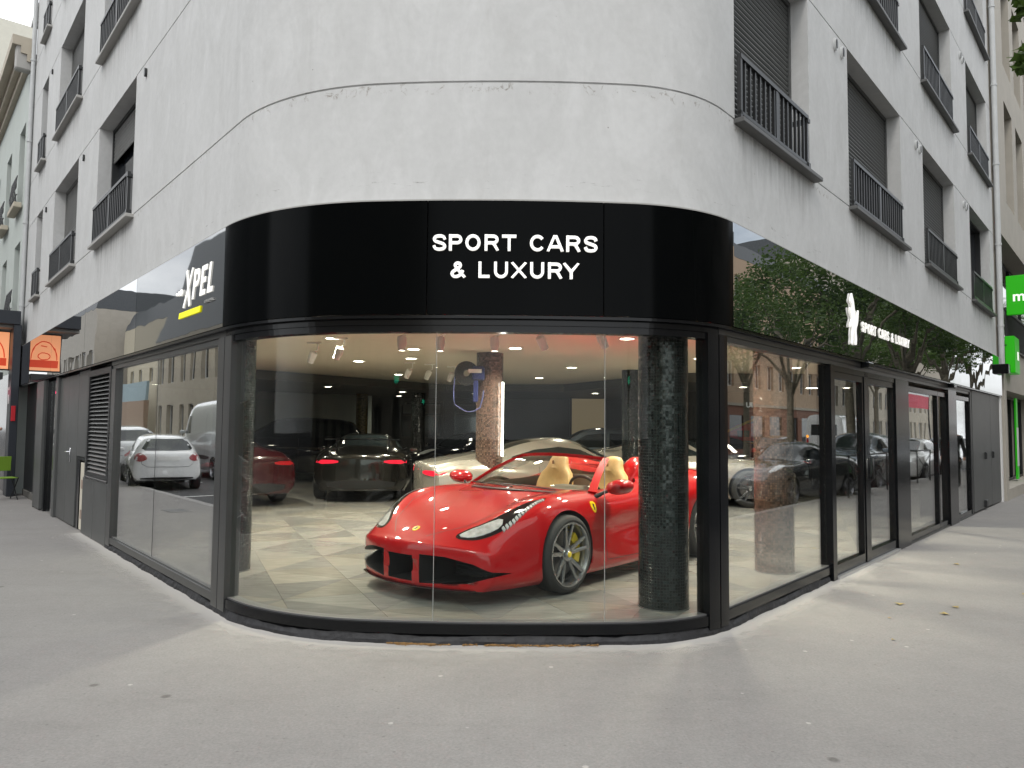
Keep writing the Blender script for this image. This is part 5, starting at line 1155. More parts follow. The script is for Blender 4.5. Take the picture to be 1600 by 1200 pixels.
# lamps
lampw = mat('lamp_body_white', (.85, .84, .82), .4); lens = mat('lamp_lens', (1, .95, .85), .4, emit=(1, .90, .74), es=26)
DL_ = [(-2.25, 9.23), (-2.6, 12.49), (-1.4, 10.45), (-1.63, 11.9), (-4.9, 13.6), (-4.3, 11.0), (.04, 10.2), (1.08, 13.42), (2.92, 11.49), (-1.9, 7.3), (.1, 6.7), (1.9, 7.0), (-.6, 8.4), (1.4, 9.0), (3.6, 9.2), (5.0, 13.0), (4.6, 10.9), (-2.4, 15.6), (.6, 16.3), (3.4, 12.9), (6.6, 12.6), (-3.6, 9.0), (2.0, 8.4), (4.3, 9.9)]  # last pair added to brighten the floor behind the right hand pane
LOWD = [(-6.4, 16.8), (-4.3, 17.3), (-2.9, 19.6), (-1.0, 20.3), (2.2, 19.5), (5.0, 16.0), (7.2, 15.9), (-3.4, 22.3), (4.4, 20.0)]
DLL = {(-8.2, 17.0): 'added downlight brightening the white film rolls behind the left pane', (-2.25, 9.23): 'large warm downlight at the top left of the corner glass', (-2.6, 12.49): 'warm downlight below and right of the top left one', (-1.4, 10.45): 'warm downlight directly right of the leftmost hanging track spot', (-1.63, 11.9): 'small warm downlight just under the one beside the hanging track spot', (-4.9, 13.6): 'warm downlight near the left column and the red car',
 (-4.3, 11.0): 'warm downlight seen beside the left mosaic column', (.04, 10.2): 'warm downlight at the right of the brown column with the light tube', (1.08, 13.42): 'warm downlight above the tall beige panel', (2.92, 11.49): 'warm downlight between the black mosaic column and the corner post', (5.0, 13.0): 'bright downlight behind the right hand pane above the hanging screen', (4.6, 10.9): 'warm downlight directly above the hanging screen', (-2.4, 15.6): 'far warm downlight above the dark graphite coupe', (.6, 16.3): 'far warm downlight over the roof of the silver coupe',
 (3.4, 12.9): 'warm downlight in front of the black poster', (6.6, 12.6): 'warm downlight behind the entrance doors', (3.6, 9.2): 'warm downlight just inside the right hand pane', (-6.4, 16.8): 'dim downlight in the low dark ceiling, farthest left', (-4.3, 17.3): 'dim downlight in the low dark ceiling left of the graphite coupe', (-2.9, 19.6): 'dim downlight in the low dark ceiling beside the distant dark column', (-1.0, 20.3): 'dim downlight in the low dark ceiling left of the brown column', (2.2, 19.5): 'dim downlight in the low dark ceiling above the beige panel', (5.0, 16.0): 'dim downlight in the low ceiling nearest the poster', (7.2, 15.9): 'dim downlight in the low ceiling at the far right', (-3.4, 22.3): 'dim downlight close to the back windows', (4.4, 20.0): 'dim downlight hidden behind the partition wall'}
proto = None
def downlight(x, y, z, P, i, vis=True):
    global proto
    t = thing('downlight', DLL.get((x, y), 'one of the unseen and added round ceiling downlights, warm white, high up near the glass'), 'ceiling light', (x, y, z), group='recessed downlights in the show room ceiling')
    if proto is None:
        m = MB(); m.lathe([(.085, 0), (.115, 0), (.115, -.008), (.085, -.010)], 24, closed=True); a = m.build('trim_ring', lampw, t, True)
        m = MB(); m.lathe([(0, -.006), (.084, -.006)], 24); b = m.build('lens', lens, t); proto = (a.data, b.data)
    else: dup_mesh(proto[0], 'trim_ring', t); dup_mesh(proto[1], 'lens', t)
    l = bpy.data.lights.new('light', 'AREA'); l.shape = 'DISK'; l.size = .16; l.energy = P; l.color = (1, .91, .76); l.spread = R(135)
    o = bpy.data.objects.new('light', l); COL.objects.link(o); o.parent = t; o.location = (0, 0, -.02)
for i, (x, y) in enumerate(DL_): downlight(x, y, CZ, 20 if abs(x) < .7 and y < 8.6 else 44, i)
for i, (x, y) in enumerate(LOWD + [(-8.2, 17.0)]): downlight(x, y, 2.50, 26 if x < -8 else 3.5, i)  # last one is added to brighten the film rolls
SP = [(-1.19, 7.94, 0, 'white hanging track spot above the red car, leftmost of three'), (-.78, 7.97, 0, 'white hanging track spot above the red car, middle of three'), (-.19, 7.93, 0, 'white hanging track spot above the red car, rightmost of three'), (-2.62, 9.74, 1, 'tilted track spot near the left edge of the corner glass'), (-2.14, 9.17, 1, 'tilted track spot left of the hanging white ones'), (.29, 7.89, 2, 'lit track spot tilted forward right of the brown column'), (.91, 7.65, 2, 'lit track spot tilted left beside the black mosaic column'), (-1.76, 12.66, 1, 'small far track spot near the blue hose reel, leftmost of three'), (-1.45, 12.94, 1, 'small far track spot near the blue hose reel, middle of three'), (-1.09, 13.41, 1, 'small far track spot nearest the blue hose reel')]
for x, y, k, lab in SP:
    t = thing('track_spot', lab, 'spotlight', (x, y, CZ), group='track spotlights under the show room ceiling')
    m = MB(); m.box(-.09, .09, -.018, .018, -.02, 0); m.tube([(.05, 0, -.02), (.05, 0, -.10), (.0, 0, -.125)], .010, 8); m.build('bracket', lampw, t)
    M = Matrix.Translation((0, 0, -.13)) @ Matrix.Rotation(R((0, 25, -28)[k]), 4, 'Y') @ Matrix.Rotation(R((0, 20, 32)[k]), 4, 'X')
    m = MB(); m.lathe([(0, 0), (.042, 0), (.046, -.01), (.046, -.12), (.040, -.125), (.040, -.14), (.044, -.142), (.044, -.155), (.036, -.155)], 20, M=M)
    for a in range(10): an = 2*math.pi*a/10; m.box(-.002, .002, .045, .051, -.09, -.01, M=M @ Matrix.Rotation(an, 4, 'Z'))
    m.build('lamp_head', lampw, t, False); m = MB(); m.lathe([(0, -.150), (.036, -.150)], 20, M=M); m.build('lens', lens, t)
m = MB(); m.tube([(0,0,0), (0,0,1.08)], .016, 10); o = m.build('led_tube', mat('led_white', (1, 1, 1), .4, emit=(1, .95, .86), es=14)); o.location = (-.135, 10.86, 1.16); tag(o, 'bright vertical white light tube beside the brown column', 'light tube')
# hose reel on its bracket
t = thing('hose_reel', 'blue and black hose reel hung beside the brown column with a looping blue hose', 'hose reel', (-.66, 10.75, 2.36)); blue = mat('blue_plastic', (.015, .022, .10), .4)
m = MB(); m.lathe([(.05, -.07), (.17, -.075), (.175, -.06), (.17, -.045), (.06, -.045), (.06, .045), (.17, .045), (.175, .06), (.17, .075), (.05, .07)], 28, axis='Y', closed=True); m.build('reel', MATS['black_trim'], t, True)
m = MB(); m.box(.08, .26, -.10, .06, -.10, .10, bev=.02); m.box(.10, .17, -.08, -.02, -.42, -.10, bev=.01); m.build('bracket', blue, t); m = MB(); m.box(.03, .22, -.112, -.102, .0, .055); m.build('maker_label', whitem, t)
m = MB(); pts = [(-.16 - .02*math.sin(a*1.5), -.05, -.02 - .55*a/3.0 - .08*math.sin(a)) for a in [i*.25 for i in range(9)]]; pts += [(-.10 + .30*i/6, -.05, -.50 - .06*math.sin(math.pi*i/6)) for i in range(7)] + [(.24, -.05, -.34), (.25, -.05, -.25)]; m.tube(pts, .010, 8); m.build('hose', mat('hose_blue', (.05, .06, .16), .4), t, True)
# rear partition with the dark poster wall, beige panel, hanging screen
m = MB(); m.box(4.0, 9.6, 18.0, 18.1, FZ, 2.49); tag(m.build('partition_wall', darkw), kind='structure')
t = thing('poster_panel', 'black wall poster with a red car front, yellow bars and white heading', 'poster', (5.05, 17.98, .9)); pm = mat('poster_black', (.012, .012, .013), .3); ym = mat('poster_yellow', (.75, .45, .02), .5); rm = mat('poster_red', (.6, .02, .015), .5); gm = mat('poster_grey', (.22, .22, .20), .5)
m = MB(); m.box(0, 2.6, -.02, 0, 0, 1.55); pp = m.build('board', pm, t)
wl = mat('poster_white', (.8, .8, .78), .5, emit=(1, 1, 1), es=.25)
text_obj('lettering', 'ULTIMATE', .17, wl, t, Matrix.Translation((1.02, -.026, 1.22)) @ Matrix.Rotation(R(90), 4, 'X'), .004, .004)
text_obj('lettering', 'PAINT PROTECTION', .07, gm, t, Matrix.Translation((1.02, -.026, 1.10)) @ Matrix.Rotation(R(90), 4, 'X'), .004, .001)
m = MB()
for x0, z0, x1, z1 in ((.12, .58, 1.0, .98), (.2, -.02+.12, 1.05, .42)): m.add([(x0, -.024, z0), (x1, -.024, z1), (x1, -.024, z1+.06), (x0, -.024, z0+.06)], [(0,1,2,3)])
m.build('yellow_bar', ym, t)
m = MB(); cp = [(.24,.50),(.22,.64),(.30,.72),(.42,.80),(.74,.82),(1.0,.72),(1.12,.62),(1.1,.46),(.9,.40),(.35,.42)]; m.add([(a, -.023, b) for a, b in cp], [tuple(range(len(cp)))]); m.build('car_picture', rm, t); m = MB()
for x in (.42, .58): m.add([(x, -.025, .50), (x+.12, -.025, .50), (x+.13, -.025, .66), (x-.01, -.025, .66)], [(0,1,2,3)])
m.build('grille_picture', pm, t); m = MB()
for k in range(8): m.add([(.12, -.024, .40-.045*k), (.9-.06*k, -.024, .36-.045*k), (.9-.06*k, -.024, .374-.045*k), (.12, -.024, .414-.045*k)], [(0,1,2,3)])
m.build('stripe_picture', gm, t)
t = thing('beige_panel', 'plain tall beige panel on the dark back wall right of the brown column', 'board', (1.8, 22.2, FZ)); m = MB(); m.box(0, 1.0, 0, .06, 0, 2.32, bev=.01); m.build('leaf', mat('beige_door', (.42, .33, .21), .5, emit=(1, .75, .45), es=.10), t); m = MB(); m.box(-.06, 0, -.01, .08, 0, 2.34); m.box(1.0, 1.06, -.01, .08, 0, 2.34); m.build('frame', darkw, t)  # beige door panel; faint glow set in its material, no lamp behind
t = thing('hanging_screen', 'black screen hung from the ceiling behind the right hand pane', 'screen', (4.35, 10.9, 1.72)); m = MB(); m.box(-.17, .17, -.03, .03, 0, .48, bev=.01); m.build('screen_case', blackm, t); m = MB(); m.tube([(0,0,.48), (0,0,.96)], .02, 8); m.build('hanger', railm, t)
# rolls of film and cardboard left on the floor behind the left pane
t = thing('film_roll', 'long white roll of film lying on the floor behind the left pane', 'roll', (-8.75, 17.9, FZ + .09), R(-18)); m = MB(); m.tube([(-.75,0,0), (.75,0,0)], .085, 20); m.build('film', whitem, t, True); m = MB(); m.tube([(.745,0,0), (.775,0,0)], .062, 20); m.build('core', mat('cardboard', (.36, .25, .14), .8), t, True)
t = thing('film_roll', 'second slimmer white roll lying beside the cardboard box', 'roll', (-8.5, 18.4, FZ + .05), R(-8)); m = MB(); m.tube([(-.6,0,0), (.6,0,0)], .042, 20); m.build('film', whitem, t, True); m = MB(); m.tube([(.595,0,0), (.62,0,0)], .030, 16); m.build('core', MATS['cardboard'], t, True)
t = thing('cardboard_box', 'small open brown cardboard box behind the left pane', 'box', (-7.75, 17.9, FZ), R(20)); m = MB(); m.box(-.2,.2,-.15,-.14,0,.2); m.box(-.2,.2,.14,.15,0,.2); m.box(-.2,-.19,-.14,.14,0,.2); m.box(.19,.2,-.14,.14,0,.2); m.box(-.19,.19,-.14,.14,0,.01); m.build('box_walls', MATS['cardboard'], t); m = MB(); m.add([(.2,-.15,.2),(.2,.15,.2),(.34,.15,.25),(.34,-.15,.25)], [(0,1,2,3)]); m.build('flap', MATS['cardboard'], t)
# pale cement dust along the foot of the plinth
dm = bpy.data.materials.new('cement_dust'); dm.use_nodes = True; dn = dm.node_tree.nodes; dl = dm.node_tree.links.new; dn.clear()
do = dn.new('ShaderNodeOutputMaterial'); dmx = dn.new('ShaderNodeMixShader'); dtr = dn.new('ShaderNodeBsdfTransparent'); ddf = dn.new('ShaderNodeBsdfDiffuse'); ddf.inputs['Color'].default_value = (.52, .50, .47, 1)
dat = dn.new('ShaderNodeAttribute'); dat.attribute_name = 'thin'; dno = dn.new('ShaderNodeTexNoise'); dno.inputs['Scale'].default_value = 9; dno.inputs['Detail'].default_value = 9; dtc = dn.new('ShaderNodeTexCoord')
drp = dn.new('ShaderNodeMath'); drp.operation = 'ADD'; drm = dn.new('ShaderNodeMath'); drm.operation = 'MULTIPLY_ADD'; drm.inputs[1].default_value = 2.2; drm.inputs[2].default_value = -1.28; drm.use_clamp = True; dml = dn.new('ShaderNodeMath'); dml.operation = 'MULTIPLY'
dl(dtc.outputs['Object'], dno.inputs['Vector']); dl(dno.outputs['Fac'], drp.inputs[0]); dl(dat.outputs['Fac'], drp.inputs[1]); dl(drp.outputs[0], drm.inputs[0]); dl(drm.outputs[0], dml.inputs[0]); dl(dat.outputs['Fac'], dml.inputs[1])
dl(dml.outputs[0], dmx.inputs['Fac']); dl(dtr.outputs[0], dmx.inputs[1]); dl(ddf.outputs[0], dmx.inputs[2]); dl(dmx.outputs[0], do.inputs['Surface'])
m = MB(); sweep(m, -6.0, SLEN + 4.0, [(-.085, .004), (.0, .004), (.10, .004), (.24, .004), (.50, .004)]); o = tag(m.build('cement_dust', dm), kind='stuff')
at = o.data.attributes.new('thin', 'FLOAT', 'POINT')
for i in range(len(o.data.vertices)): at.data[i].value = (.95, .80, .48, .22, 0)[i % 5]
# rain run-off under the window ledges
sm_ = dm.copy(); sm_.name = 'rain_grime'; sn_ = sm_.node_tree.nodes
for x_ in sn_:
    if x_.type == 'BSDF_DIFFUSE': x_.inputs['Color'].default_value = (.24, .235, .22, 1)
    if x_.type == 'TEX_NOISE':
        x_.inputs['Scale'].default_value = 7; mpp = sn_.new('ShaderNodeMapping'); mpp.inputs['Scale'].default_value = (2.2, 2.2, .22); src = x_.inputs['Vector'].links[0].from_socket
        sm_.node_tree.links.new(src, mpp.inputs['Vector']); sm_.node_tree.links.new(mpp.outputs[0], x_.inputs['Vector'])
for sgn, W_, G_ in ((1, WR, GR), (-1, WL, GL)):
    for a, b in W_:
        for k in (0, 2, 4):
            z = G_[k]; u0, u1 = (SLEN + a - .05, SLEN + b + .12) if sgn > 0 else (-b - .05, -a + .1); lv_ = (.05, .14, .28, .50, .80); m = MB()
            n_ = 10; vs = []
            for i in range(n_ + 1):
                p, _ = on_path(u0 + (u1-u0)*i/n_, OW + .003); vs += [(p.x, p.y, z - d) for d in lv_]
            m.add(vs, [(i*5+j, (i+1)*5+j, (i+1)*5+j+1, i*5+j+1) for i in range(n_) for j in range(4)]); o = m.build('rain_stain', sm_, BLD, world=True); at = o.data.attributes.new('thin', 'FLOAT', 'POINT')
            for i in range(len(o.data.vertices)): at.data[i].value = (.44, .34, .24, .12, 0)[i % 5] * (0 if (i//5) in (0, n_) else 1)
# ------------------------------------------------------------------ cars in the show room
HEAD = math.atan2(-.76, -.65)
make_roadster((.625 - .62*.0, 6.80, FZ), math.atan2(-1.995, -1.705) , .975) if False else None
hd = Vector((-.648, -.762)).normalized(); lf_ = Vector((-hd.y, hd.x)); sc = .985
axle = Vector((.432, 6.60)) - lf_ * .845 * sc
make_roadster((axle.x, axle.y, FZ), math.atan2(hd.y, hd.x), sc)
dkg = paintm('paint_graphite', (.018, .017, .015), .2, .5); sil = paintm('paint_warm_silver', (.36, .335, .29), .25, .45); bkp = paintm('paint_black', (.006, .007, .010), .1); rdp = paintm('paint_red', (.035, .001, .002), .2)
whp = paintm('paint_white', (.72, .73, .73), .2); gyp = paintm('paint_grey', (.10, .105, .11), .22, .5); slp = paintm('paint_silver', (.42, .43, .44), .25, .6); blp = paintm('paint_blue_grey', (.16, .19, .22), .22, .4)
def carat(fn_kind, paint, x, y, z, ang, name, label, **k):
    """x, y = middle of the wheelbase; ang = heading in degrees"""
    S = KINDS[fn_kind]; h = Vector((math.cos(R(ang)), math.sin(R(ang)))) * S['wb'] / 2; return closed_car(name, label, fn_kind, paint, (x + h.x, y + h.y, z), R(ang), **k)
G1 = 'cars parked in the show room'
carat('coupe', dkg, -3.15, 16.3, FZ, 98, 'parked_car', 'dark graphite coupe seen from behind with lit red tail lights and a black rear wing', tail=MATS['lamp_red_lit'], rim=MATS['alloy_dark'], wing=True, group=G1, plate=False)
carat('coupe', sil, .78, 12.1, FZ, 17, 'parked_car', 'warm silver coupe parked right behind the red open car, its tail by the dark coupe', tail=MATS['lamp_red_lit'], rim=MATS['alloy_dark'], group=G1, plate=False)
carat('coupe', sil, 3.35, 14.9, FZ, -14, 'parked_car', 'second silver coupe, its nose seen through the right hand pane beside the poster', rim=MATS['alloy_dark'], group=G1)
carat('suv', bkp, -5.9, 19.6, FZ, 186, 'parked_car', 'glossy black tall car standing side-on behind the dark coupe', group=G1)
carat('coupe', rdp, -5.95, 14.75, FZ, 128, 'parked_car', 'dark red car partly hidden by the left edge of the corner glass', group=G1, plate=False)
carat('coupe', bkp, -1.3, 20.6, FZ, 215, 'parked_car', 'black low car facing forward at the back left of the brown column', group=G1)
carat('hatch', blp, 2.0, 18.4, FZ, 172, 'parked_car', 'grey blue hatchback at the back in front of the beige panel', group=G1)
carat('coupe', bkp, 4.3, 16.9, FZ, 170, 'parked_car', 'black low car deep in the show room under the poster', group=G1)
# ------------------------------------------------------------------ parked along both streets
def onF(F, s, d): v = F @ Vector((s, -d, 0)); return v.x, v.y
def streetcar(kind, paint, F, s, d, flip, label, grp, turn=0, **k):
    x, y = onF(F, s, d); a = math.degrees(ROT_R if F is FRM else ROT_L) + (180 if flip else 0) + turn; return carat(kind, paint, x, y, -.13, a, 'parked_van' if kind == 'van' else 'parked_car', label, group=grp, **k)
GS = 'vehicles parked along the two streets'
streetcar('hatch', whp, FLM, -15.9, 3.45, True, 'white hatchback mirrored in the left pane, parked by the kerb', GS, turn=8, tail=mat('lamp_red_soft', (.30, .04, .05), .2, coat=.6))
streetcar('suv', whp, FLM, -21.5, 3.7, True, 'white tall car parked ahead of the white hatchback', GS)
streetcar('van', whp, FLM, -19.0, 6.35, True, 'white high roofed panel van standing in the road beside the white hatchback', GS)
streetcar('sedan', slp, FLM, -27.5, 3.6, True, 'silver saloon parked farthest down the left street', GS)
streetcar('sedan', gyp, FRM, 12.3, 4.0, True, 'dark grey car with black fabric roof parked nearest on the right street', GS, turn=9, roofm=MATS['black_trim'])
streetcar('suv', blp, FRM, 18.3, 4.0, True, 'blue grey tall car parked behind the dark grey one', GS)
streetcar('hatch', whp, FRM, 24.0, 3.9, True, 'white hatchback parked third along the right street', GS)
streetcar('sedan', slp, FRM, 30.0, 3.95, True, 'silver saloon parked fourth along the right street', GS)
streetcar('hatch', rdp, FRM, 26.5, 9.6, False, 'red hatchback driving on the far side of the right street', GS)
streetcar('van', whp, FRM, 36.0, 9.8, False, 'white van on the far side of the right street', GS)
# ------------------------------------------------------------------ neighbouring buildings
def holed(mb, F, x0, x1, y, z0, z1, ops, dep, sg=1, mi=0):
    xs = sorted({x0, x1} | {o[0] for o in ops} | {o[1] for o in ops}); zs = sorted({z0, z1} | {o[2] for o in ops} | {o[3] for o in ops})
    for i in range(len(xs)-1):
        for j in range(len(zs)-1):
            cx, cz = (xs[i]+xs[i+1])/2, (zs[j]+zs[j+1])/2
            if any(o[0] < cx < o[1] and o[2] < cz < o[3] for o in ops): continue
            mb.add([Z(F, xs[i], y, zs[j]), Z(F, xs[i+1], y, zs[j]), Z(F, xs[i+1], y, zs[j+1]), Z(F, xs[i], y, zs[j+1])], [(0,1,2,3)], mi)
    for a, b, c, d in ops:
        q = [(a, c), (b, c), (b, d), (a, d)]; v = [Z(F, p, y, r) for p, r in q] + [Z(F, p, y + sg*dep, r) for p, r in q]; mb.add(v, [(i, (i+1) % 4, 4 + (i+1) % 4, 4 + i) for i in range(4)], mi)
PW = {}
def block(name, label, F, x0, x1, y, depth, h, wm, ops, sg=1, fm=None, gm=None, roof=None, roofh=0, dep=.22, bars=1, shutters=None):
    o = Z(F, (x0+x1)/2, y, 0); t = thing(name, label, 'building', (o[0], o[1], 0)); m = MB(); holed(m, F, x0, x1, y, -.1, h, ops, dep, sg)
    yb = y + sg*depth; c = [(x0, y), (x1, y), (x1, yb), (x0, yb)]
    for (a, b), (e, f) in ((c[0], c[3]), (c[1], c[2]), (c[2], c[3])): m.add([Z(F, a, b, -.1), Z(F, e, f, -.1), Z(F, e, f, h), Z(F, a, b, h)], [(0,1,2,3)])
    m.add([Z(F, a, b, h) for a, b in c], [(0,1,2,3)]); m.build('wall', wm, t, world=True)
    fm = fm or whitem; gm = gm or winglass
    for a, b, z0, z1 in ops:
        k = (round(b-a, 2), round(z1-z0, 2), fm.name, gm.name, bars, sg)
        if k not in PW:
            w, hh = b-a, z1-z0; q = MB(); e = sg*dep
            for u0, u1, v0, v1 in ((0,.07,0,hh),(w-.07,w,0,hh),(.07,w-.07,0,.07),(.07,w-.07,hh-.07,hh)): q.box(u0, u1, e-.03*sg, e+.04*sg, v0, v1)
            for r in range(bars): xx = w*(r+1)/(bars+1); q.box(xx-.035, xx+.035, e-.03*sg, e+.04*sg, .07, hh-.07)
            fo = q.build('window', fm, t); g_ = MB(); g_.box(.07, w-.07, e+.01*sg, e+.02*sg, .07, hh-.07); go = g_.build('pane', gm, fo); PW[k] = (fo.data, go.data)
            fo.matrix_local = WM[t.name].inverted() @ F @ Matrix.Translation((a, y, z0))
        else:
            fo = dup_mesh(PW[k][0], 'window', t); fo.matrix_local = WM[t.name].inverted() @ F @ Matrix.Translation((a, y, z0)); dup_mesh(PW[k][1], 'pane', fo)
    if roof:
        e = roofh*.35; m = MB(); v = [Z(F, x0, y, h+.02), Z(F, x1, y, h+.02), Z(F, x1, yb, h+.02), Z(F, x0, yb, h+.02), Z(F, x0+.05, y+sg*e, h+roofh), Z(F, x1-.05, y+sg*e, h+roofh), Z(F, x1-.05, yb-sg*e, h+roofh), Z(F, x0+.05, yb-sg*e, h+roofh)]
        m.add(v, [(0,1,5,4),(1,2,6,5),(2,3,7,6),(3,0,4,7),(4,5,6,7),(3,2,1,0)]); m.build('roof', roof, t, world=True)
    return t
def cornice(t, F, x0, x1, y, z, m_, sg=1, out=.35, hh=.5):
    m = MB()
    for k, (o_, a, b) in enumerate(((.10, 0, .3), (.22, .301, .6), (.38, .601, 1.0))): m.add([Z(F, X, y + Y, z + hh*ZZ) for ZZ in (a, b) for X, Y in ((x0, -sg*o_*out/.38), (x1, -sg*o_*out/.38), (x1, sg*.05), (x0, sg*.05))], [(3,2,1,0),(4,5,6,7),(0,1,5,4),(1,2,6,5),(2,3,7,6),(3,0,4,7)])
    m.build('cornice', m_, t, world=True)
stone = mat('stone_cream', (.46, .41, .33), .8, var=.08, vs=2, bump=.1, bs=20); peach = mat('render_peach', (.52, .37, .25), .8, var=.06, vs=1.5); beige = mat('render_beige', (.40, .37, .32), .8, var=.07, vs=2); paleg = mat('render_pale_green', (.50, .54, .51), .8, var=.05, vs=1.5)
slate = mat('slate_roof', (.065, .072, .08), .55, var=.15, vs=8); brick = mat('brick_brown', (.26, .12, .08), .85, var=.2, vs=9); paleb = mat('hoarding_blue', (.32, .42, .46), .7, var=.05); greyb = mat('render_grey', (.25, .255, .26), .8, var=.08)
brickp = mat('brick_pale', (.36, .26, .19), .85, var=.22, vs=14)
# left neighbour: pale wall, stone cornice, slate mansard with dormers
ops = []
for s in (14.25, 16.9, 19.6, 22.3, 25.0, 27.7): ops += [(-s-1.05, -s, 4.05, 5.85), (-s-1.05, -s, 6.75, 8.7)]
ops += [(-s-2.2, -s, .3, 2.6) for s in (14.6, 18.4, 22.2, 26)]
LB = block('townhouse', 'pale green white old house with cornice and slate mansard roof beyond the left drainpipe', FLM, -32, -13.62, .02, 9, 9.9, paleg, ops, roof=slate, roofh=3.0, dep=.28)
cornice(LB, FLM, -32, -13.62, .02, 9.9, stone, 1, .40, .55)
for s in (15.3, 18.2, 21.1, 24):
    m = MB(); 
    m.box(-s-1.0, -s, .35, 1.6, 10.3, 12.0); m.box(-s-1.12, -s+.12, .25, 1.7, 12.0, 12.12, mi=1); m.box(-s-.85, -s-.15, .33, .349, 10.5, 11.8, mi=2); o = m.build('dormer', [slate, sillp, winglass], LB); o.matrix_local = WM[LB.name].inverted() @ FLM
for s in (14.25, 16.9, 19.6):
    for z in (4.05, 6.75):
        m = MB(); m.box(-s-1.15, -s+.10, -.16, .0, z-.14, z-.02, bev=.01); o = m.build('window_ledge', stone, LB); o.matrix_local = WM[LB.name].inverted() @ FLM
        m = MB(); 
        for zz in (0, .18, .62): m.tube([(-s-1.05, -.10, z+zz), (-s, -.10, z+zz)], .012, 6)
        for k in range(9):
            x = -s-1.05 + 1.05*k/8; m.tube([(x, -.10, z), (x + .03*math.sin(k*2), -.14, z+.25), (x, -.10, z+.62)], .009, 5)
            if k < 8: m.tube([(x + .065 + .05*math.cos(a), -.11, z+.40 + .07*math.sin(a)) for a in [j*.9 for j in range(8)]], .007, 5)
        o = m.build('wrought_railing', railm, LB); o.matrix_local = WM[LB.name].inverted() @ FLM
m = MB(); m.box(-13.9, -13.66, -.30, .02, 9.7, 10.3, bev=.03); o = m.build('gutter_box', sillp, LB); o.matrix_local = WM[LB.name].inverted() @ FLM
block('apartment_house', 'tall cream house wall with a planted roof terrace far down the left street', FLM, -52, -36, -1.0, 10, 21, mat('render_ivory', (.60, .58, .50), .8, var=.04), [(-38-2.6*i-1.1, -38-2.6*i, 3+3*k, 4.9+3*k) for i in range(5) for k in range(5)])
m = MB(); m.box(-21, -13.66, -.06, .015, -.05, 2.72); o = m.build('cafe_dark_sheet', mat('cafe_dark', (.012, .012, .016), .15), LB); o.matrix_local = WM[LB.name].inverted() @ FLM  # dark sheet standing in for the unlit cafe interior
# right neighbour with green signs
ops = [(15.0, 21.5, .25, 2.55), (22.2, 29, .25, 2.55), (14.9, 29.5, 3.72, 6.25)] + [(16.0+2.15*i, 17.45+2.15*i, 7.25, 9.85) for i in range(6)] + [(16.0+2.15*i, 17.45+2.15*i, 10.8, 13.2) for i in range(6)]
RB = block('office_building', 'beige office building with deep upright windows and green signs at the far right', FRM, 14.63, 34, -.02, 9, 15, beige, ops, fm=railm, dep=.45, bars=5)
for o in [c for c in RB.children if c.name.startswith('window')]: pass
m = MB()
for x in [14.95 + .145*k for k in range(95)]: m.box(x-.011, x+.011, -.06, -.03, 3.62, 4.42)
m.box(14.9, 29, -.07, -.02, 4.42, 4.47); m.box(14.9, 29, -.07, -.02, 3.58, 3.62); o = m.build('balcony_railing', railm, RB); o.matrix_local = WM[RB.name].inverted() @ FRM
grn = mat('sign_green', (.02, .42, .0), .4, emit=(.02, .9, .0), es=.10)
o = Z(FRM, 14.95, 0, 4.3); t = thing('projecting_sign', 'large square bright green sign with white lettering sticking out at the right edge', 'sign', (o[0], o[1], 4.3), ROT_R); m = MB(); m.box(-.05, .05, -1.05, -.08, 0, .92, bev=.01); m.build('sign_case', grn, t); m = MB(); m.box(-.03, .03, -.08, .1, .15, .19); m.box(-.03, .03, -.08, .1, .73, .77); m.build('bracket', railm, t)
text_obj('lettering', 'mgen', .33, letm, t, Matrix.Translation((-.054, -.56, .32)) @ Matrix.Rotation(R(-90), 4, 'Z') @ Matrix.Rotation(R(90), 4, 'X'), .004, .006)
o = Z(FRM, 15.3, 0, 2.95); t = thing('wall_sign', 'narrow green box sign on the beige band under the large green sign', 'sign', (o[0], o[1], 2.95), ROT_R); m = MB(); m.box(-.40, .40, -.22, -.025, 0, .86, bev=.01); m.build('sign_case', grn, t); m = MB(); m.box(.0, .22, -.226, -.222, .32, .52); m.build('print', letm, t)
o = Z(FRM, 18.6, .25, .3); t = thing('green_panel', 'slim green and white upright panel in the window beside the beige office', 'panel', (o[0], o[1], .3), ROT_R); m = MB(); m.box(0, .35, -.04, .0, 0, 2.2); m.build('board', grn, t); m = MB(); m.box(.02, .33, -.05, -.041, .35, 1.4); m.build('print', whitem, t)
# ------------------------------------------------------------------ across the left street (mirrored in the left pane and fascia)
def grid(x0, n, px, w, zs): return [(x0 + px*i, x0 + px*i + w, a, b) for i in range(n) for a, b in zs]
block('stone_house', 'cream stone house with tall windows opposite the left shop window', FLM, -51, -34, -12.2, 9, 7.4, stone, grid(-50.3, 7, 2.35, 1.15, [(.2, 2.9), (4.4, 6.7)]), sg=-1, roof=slate, roofh=7.5)
block('cream_house', 'low plain cream house with small windows opposite the left street pavement', FLM, -70, -51.2, -14.4, 8, 10.2, mat('render_cream', (.56, .50, .38), .8, var=.05), grid(-69, 4, 3.4, 1.2, [(5.2, 6.4)]), sg=-1, roof=slate, roofh=1.6)
t = thing('boundary_wall', 'pale blue hoarding over a low stone wall between two houses across the left street', 'wall', (Z(FLM, -60, -11.6, 0)[0], Z(FLM, -60, -11.6, 0)[1], 0)); m = MB(); m.box(-72, -51.2, -11.8, -11.5, -.1, 3.3); o = m.build('stone_wall', brickp, t); o.matrix_local = WM[t.name].inverted() @ FLM; m = MB(); m.box(-72, -51.2, -11.75, -11.6, 3.31, 4.7); o = m.build('hoarding', paleb, t); o.matrix_local = WM[t.name].inverted() @ FLM
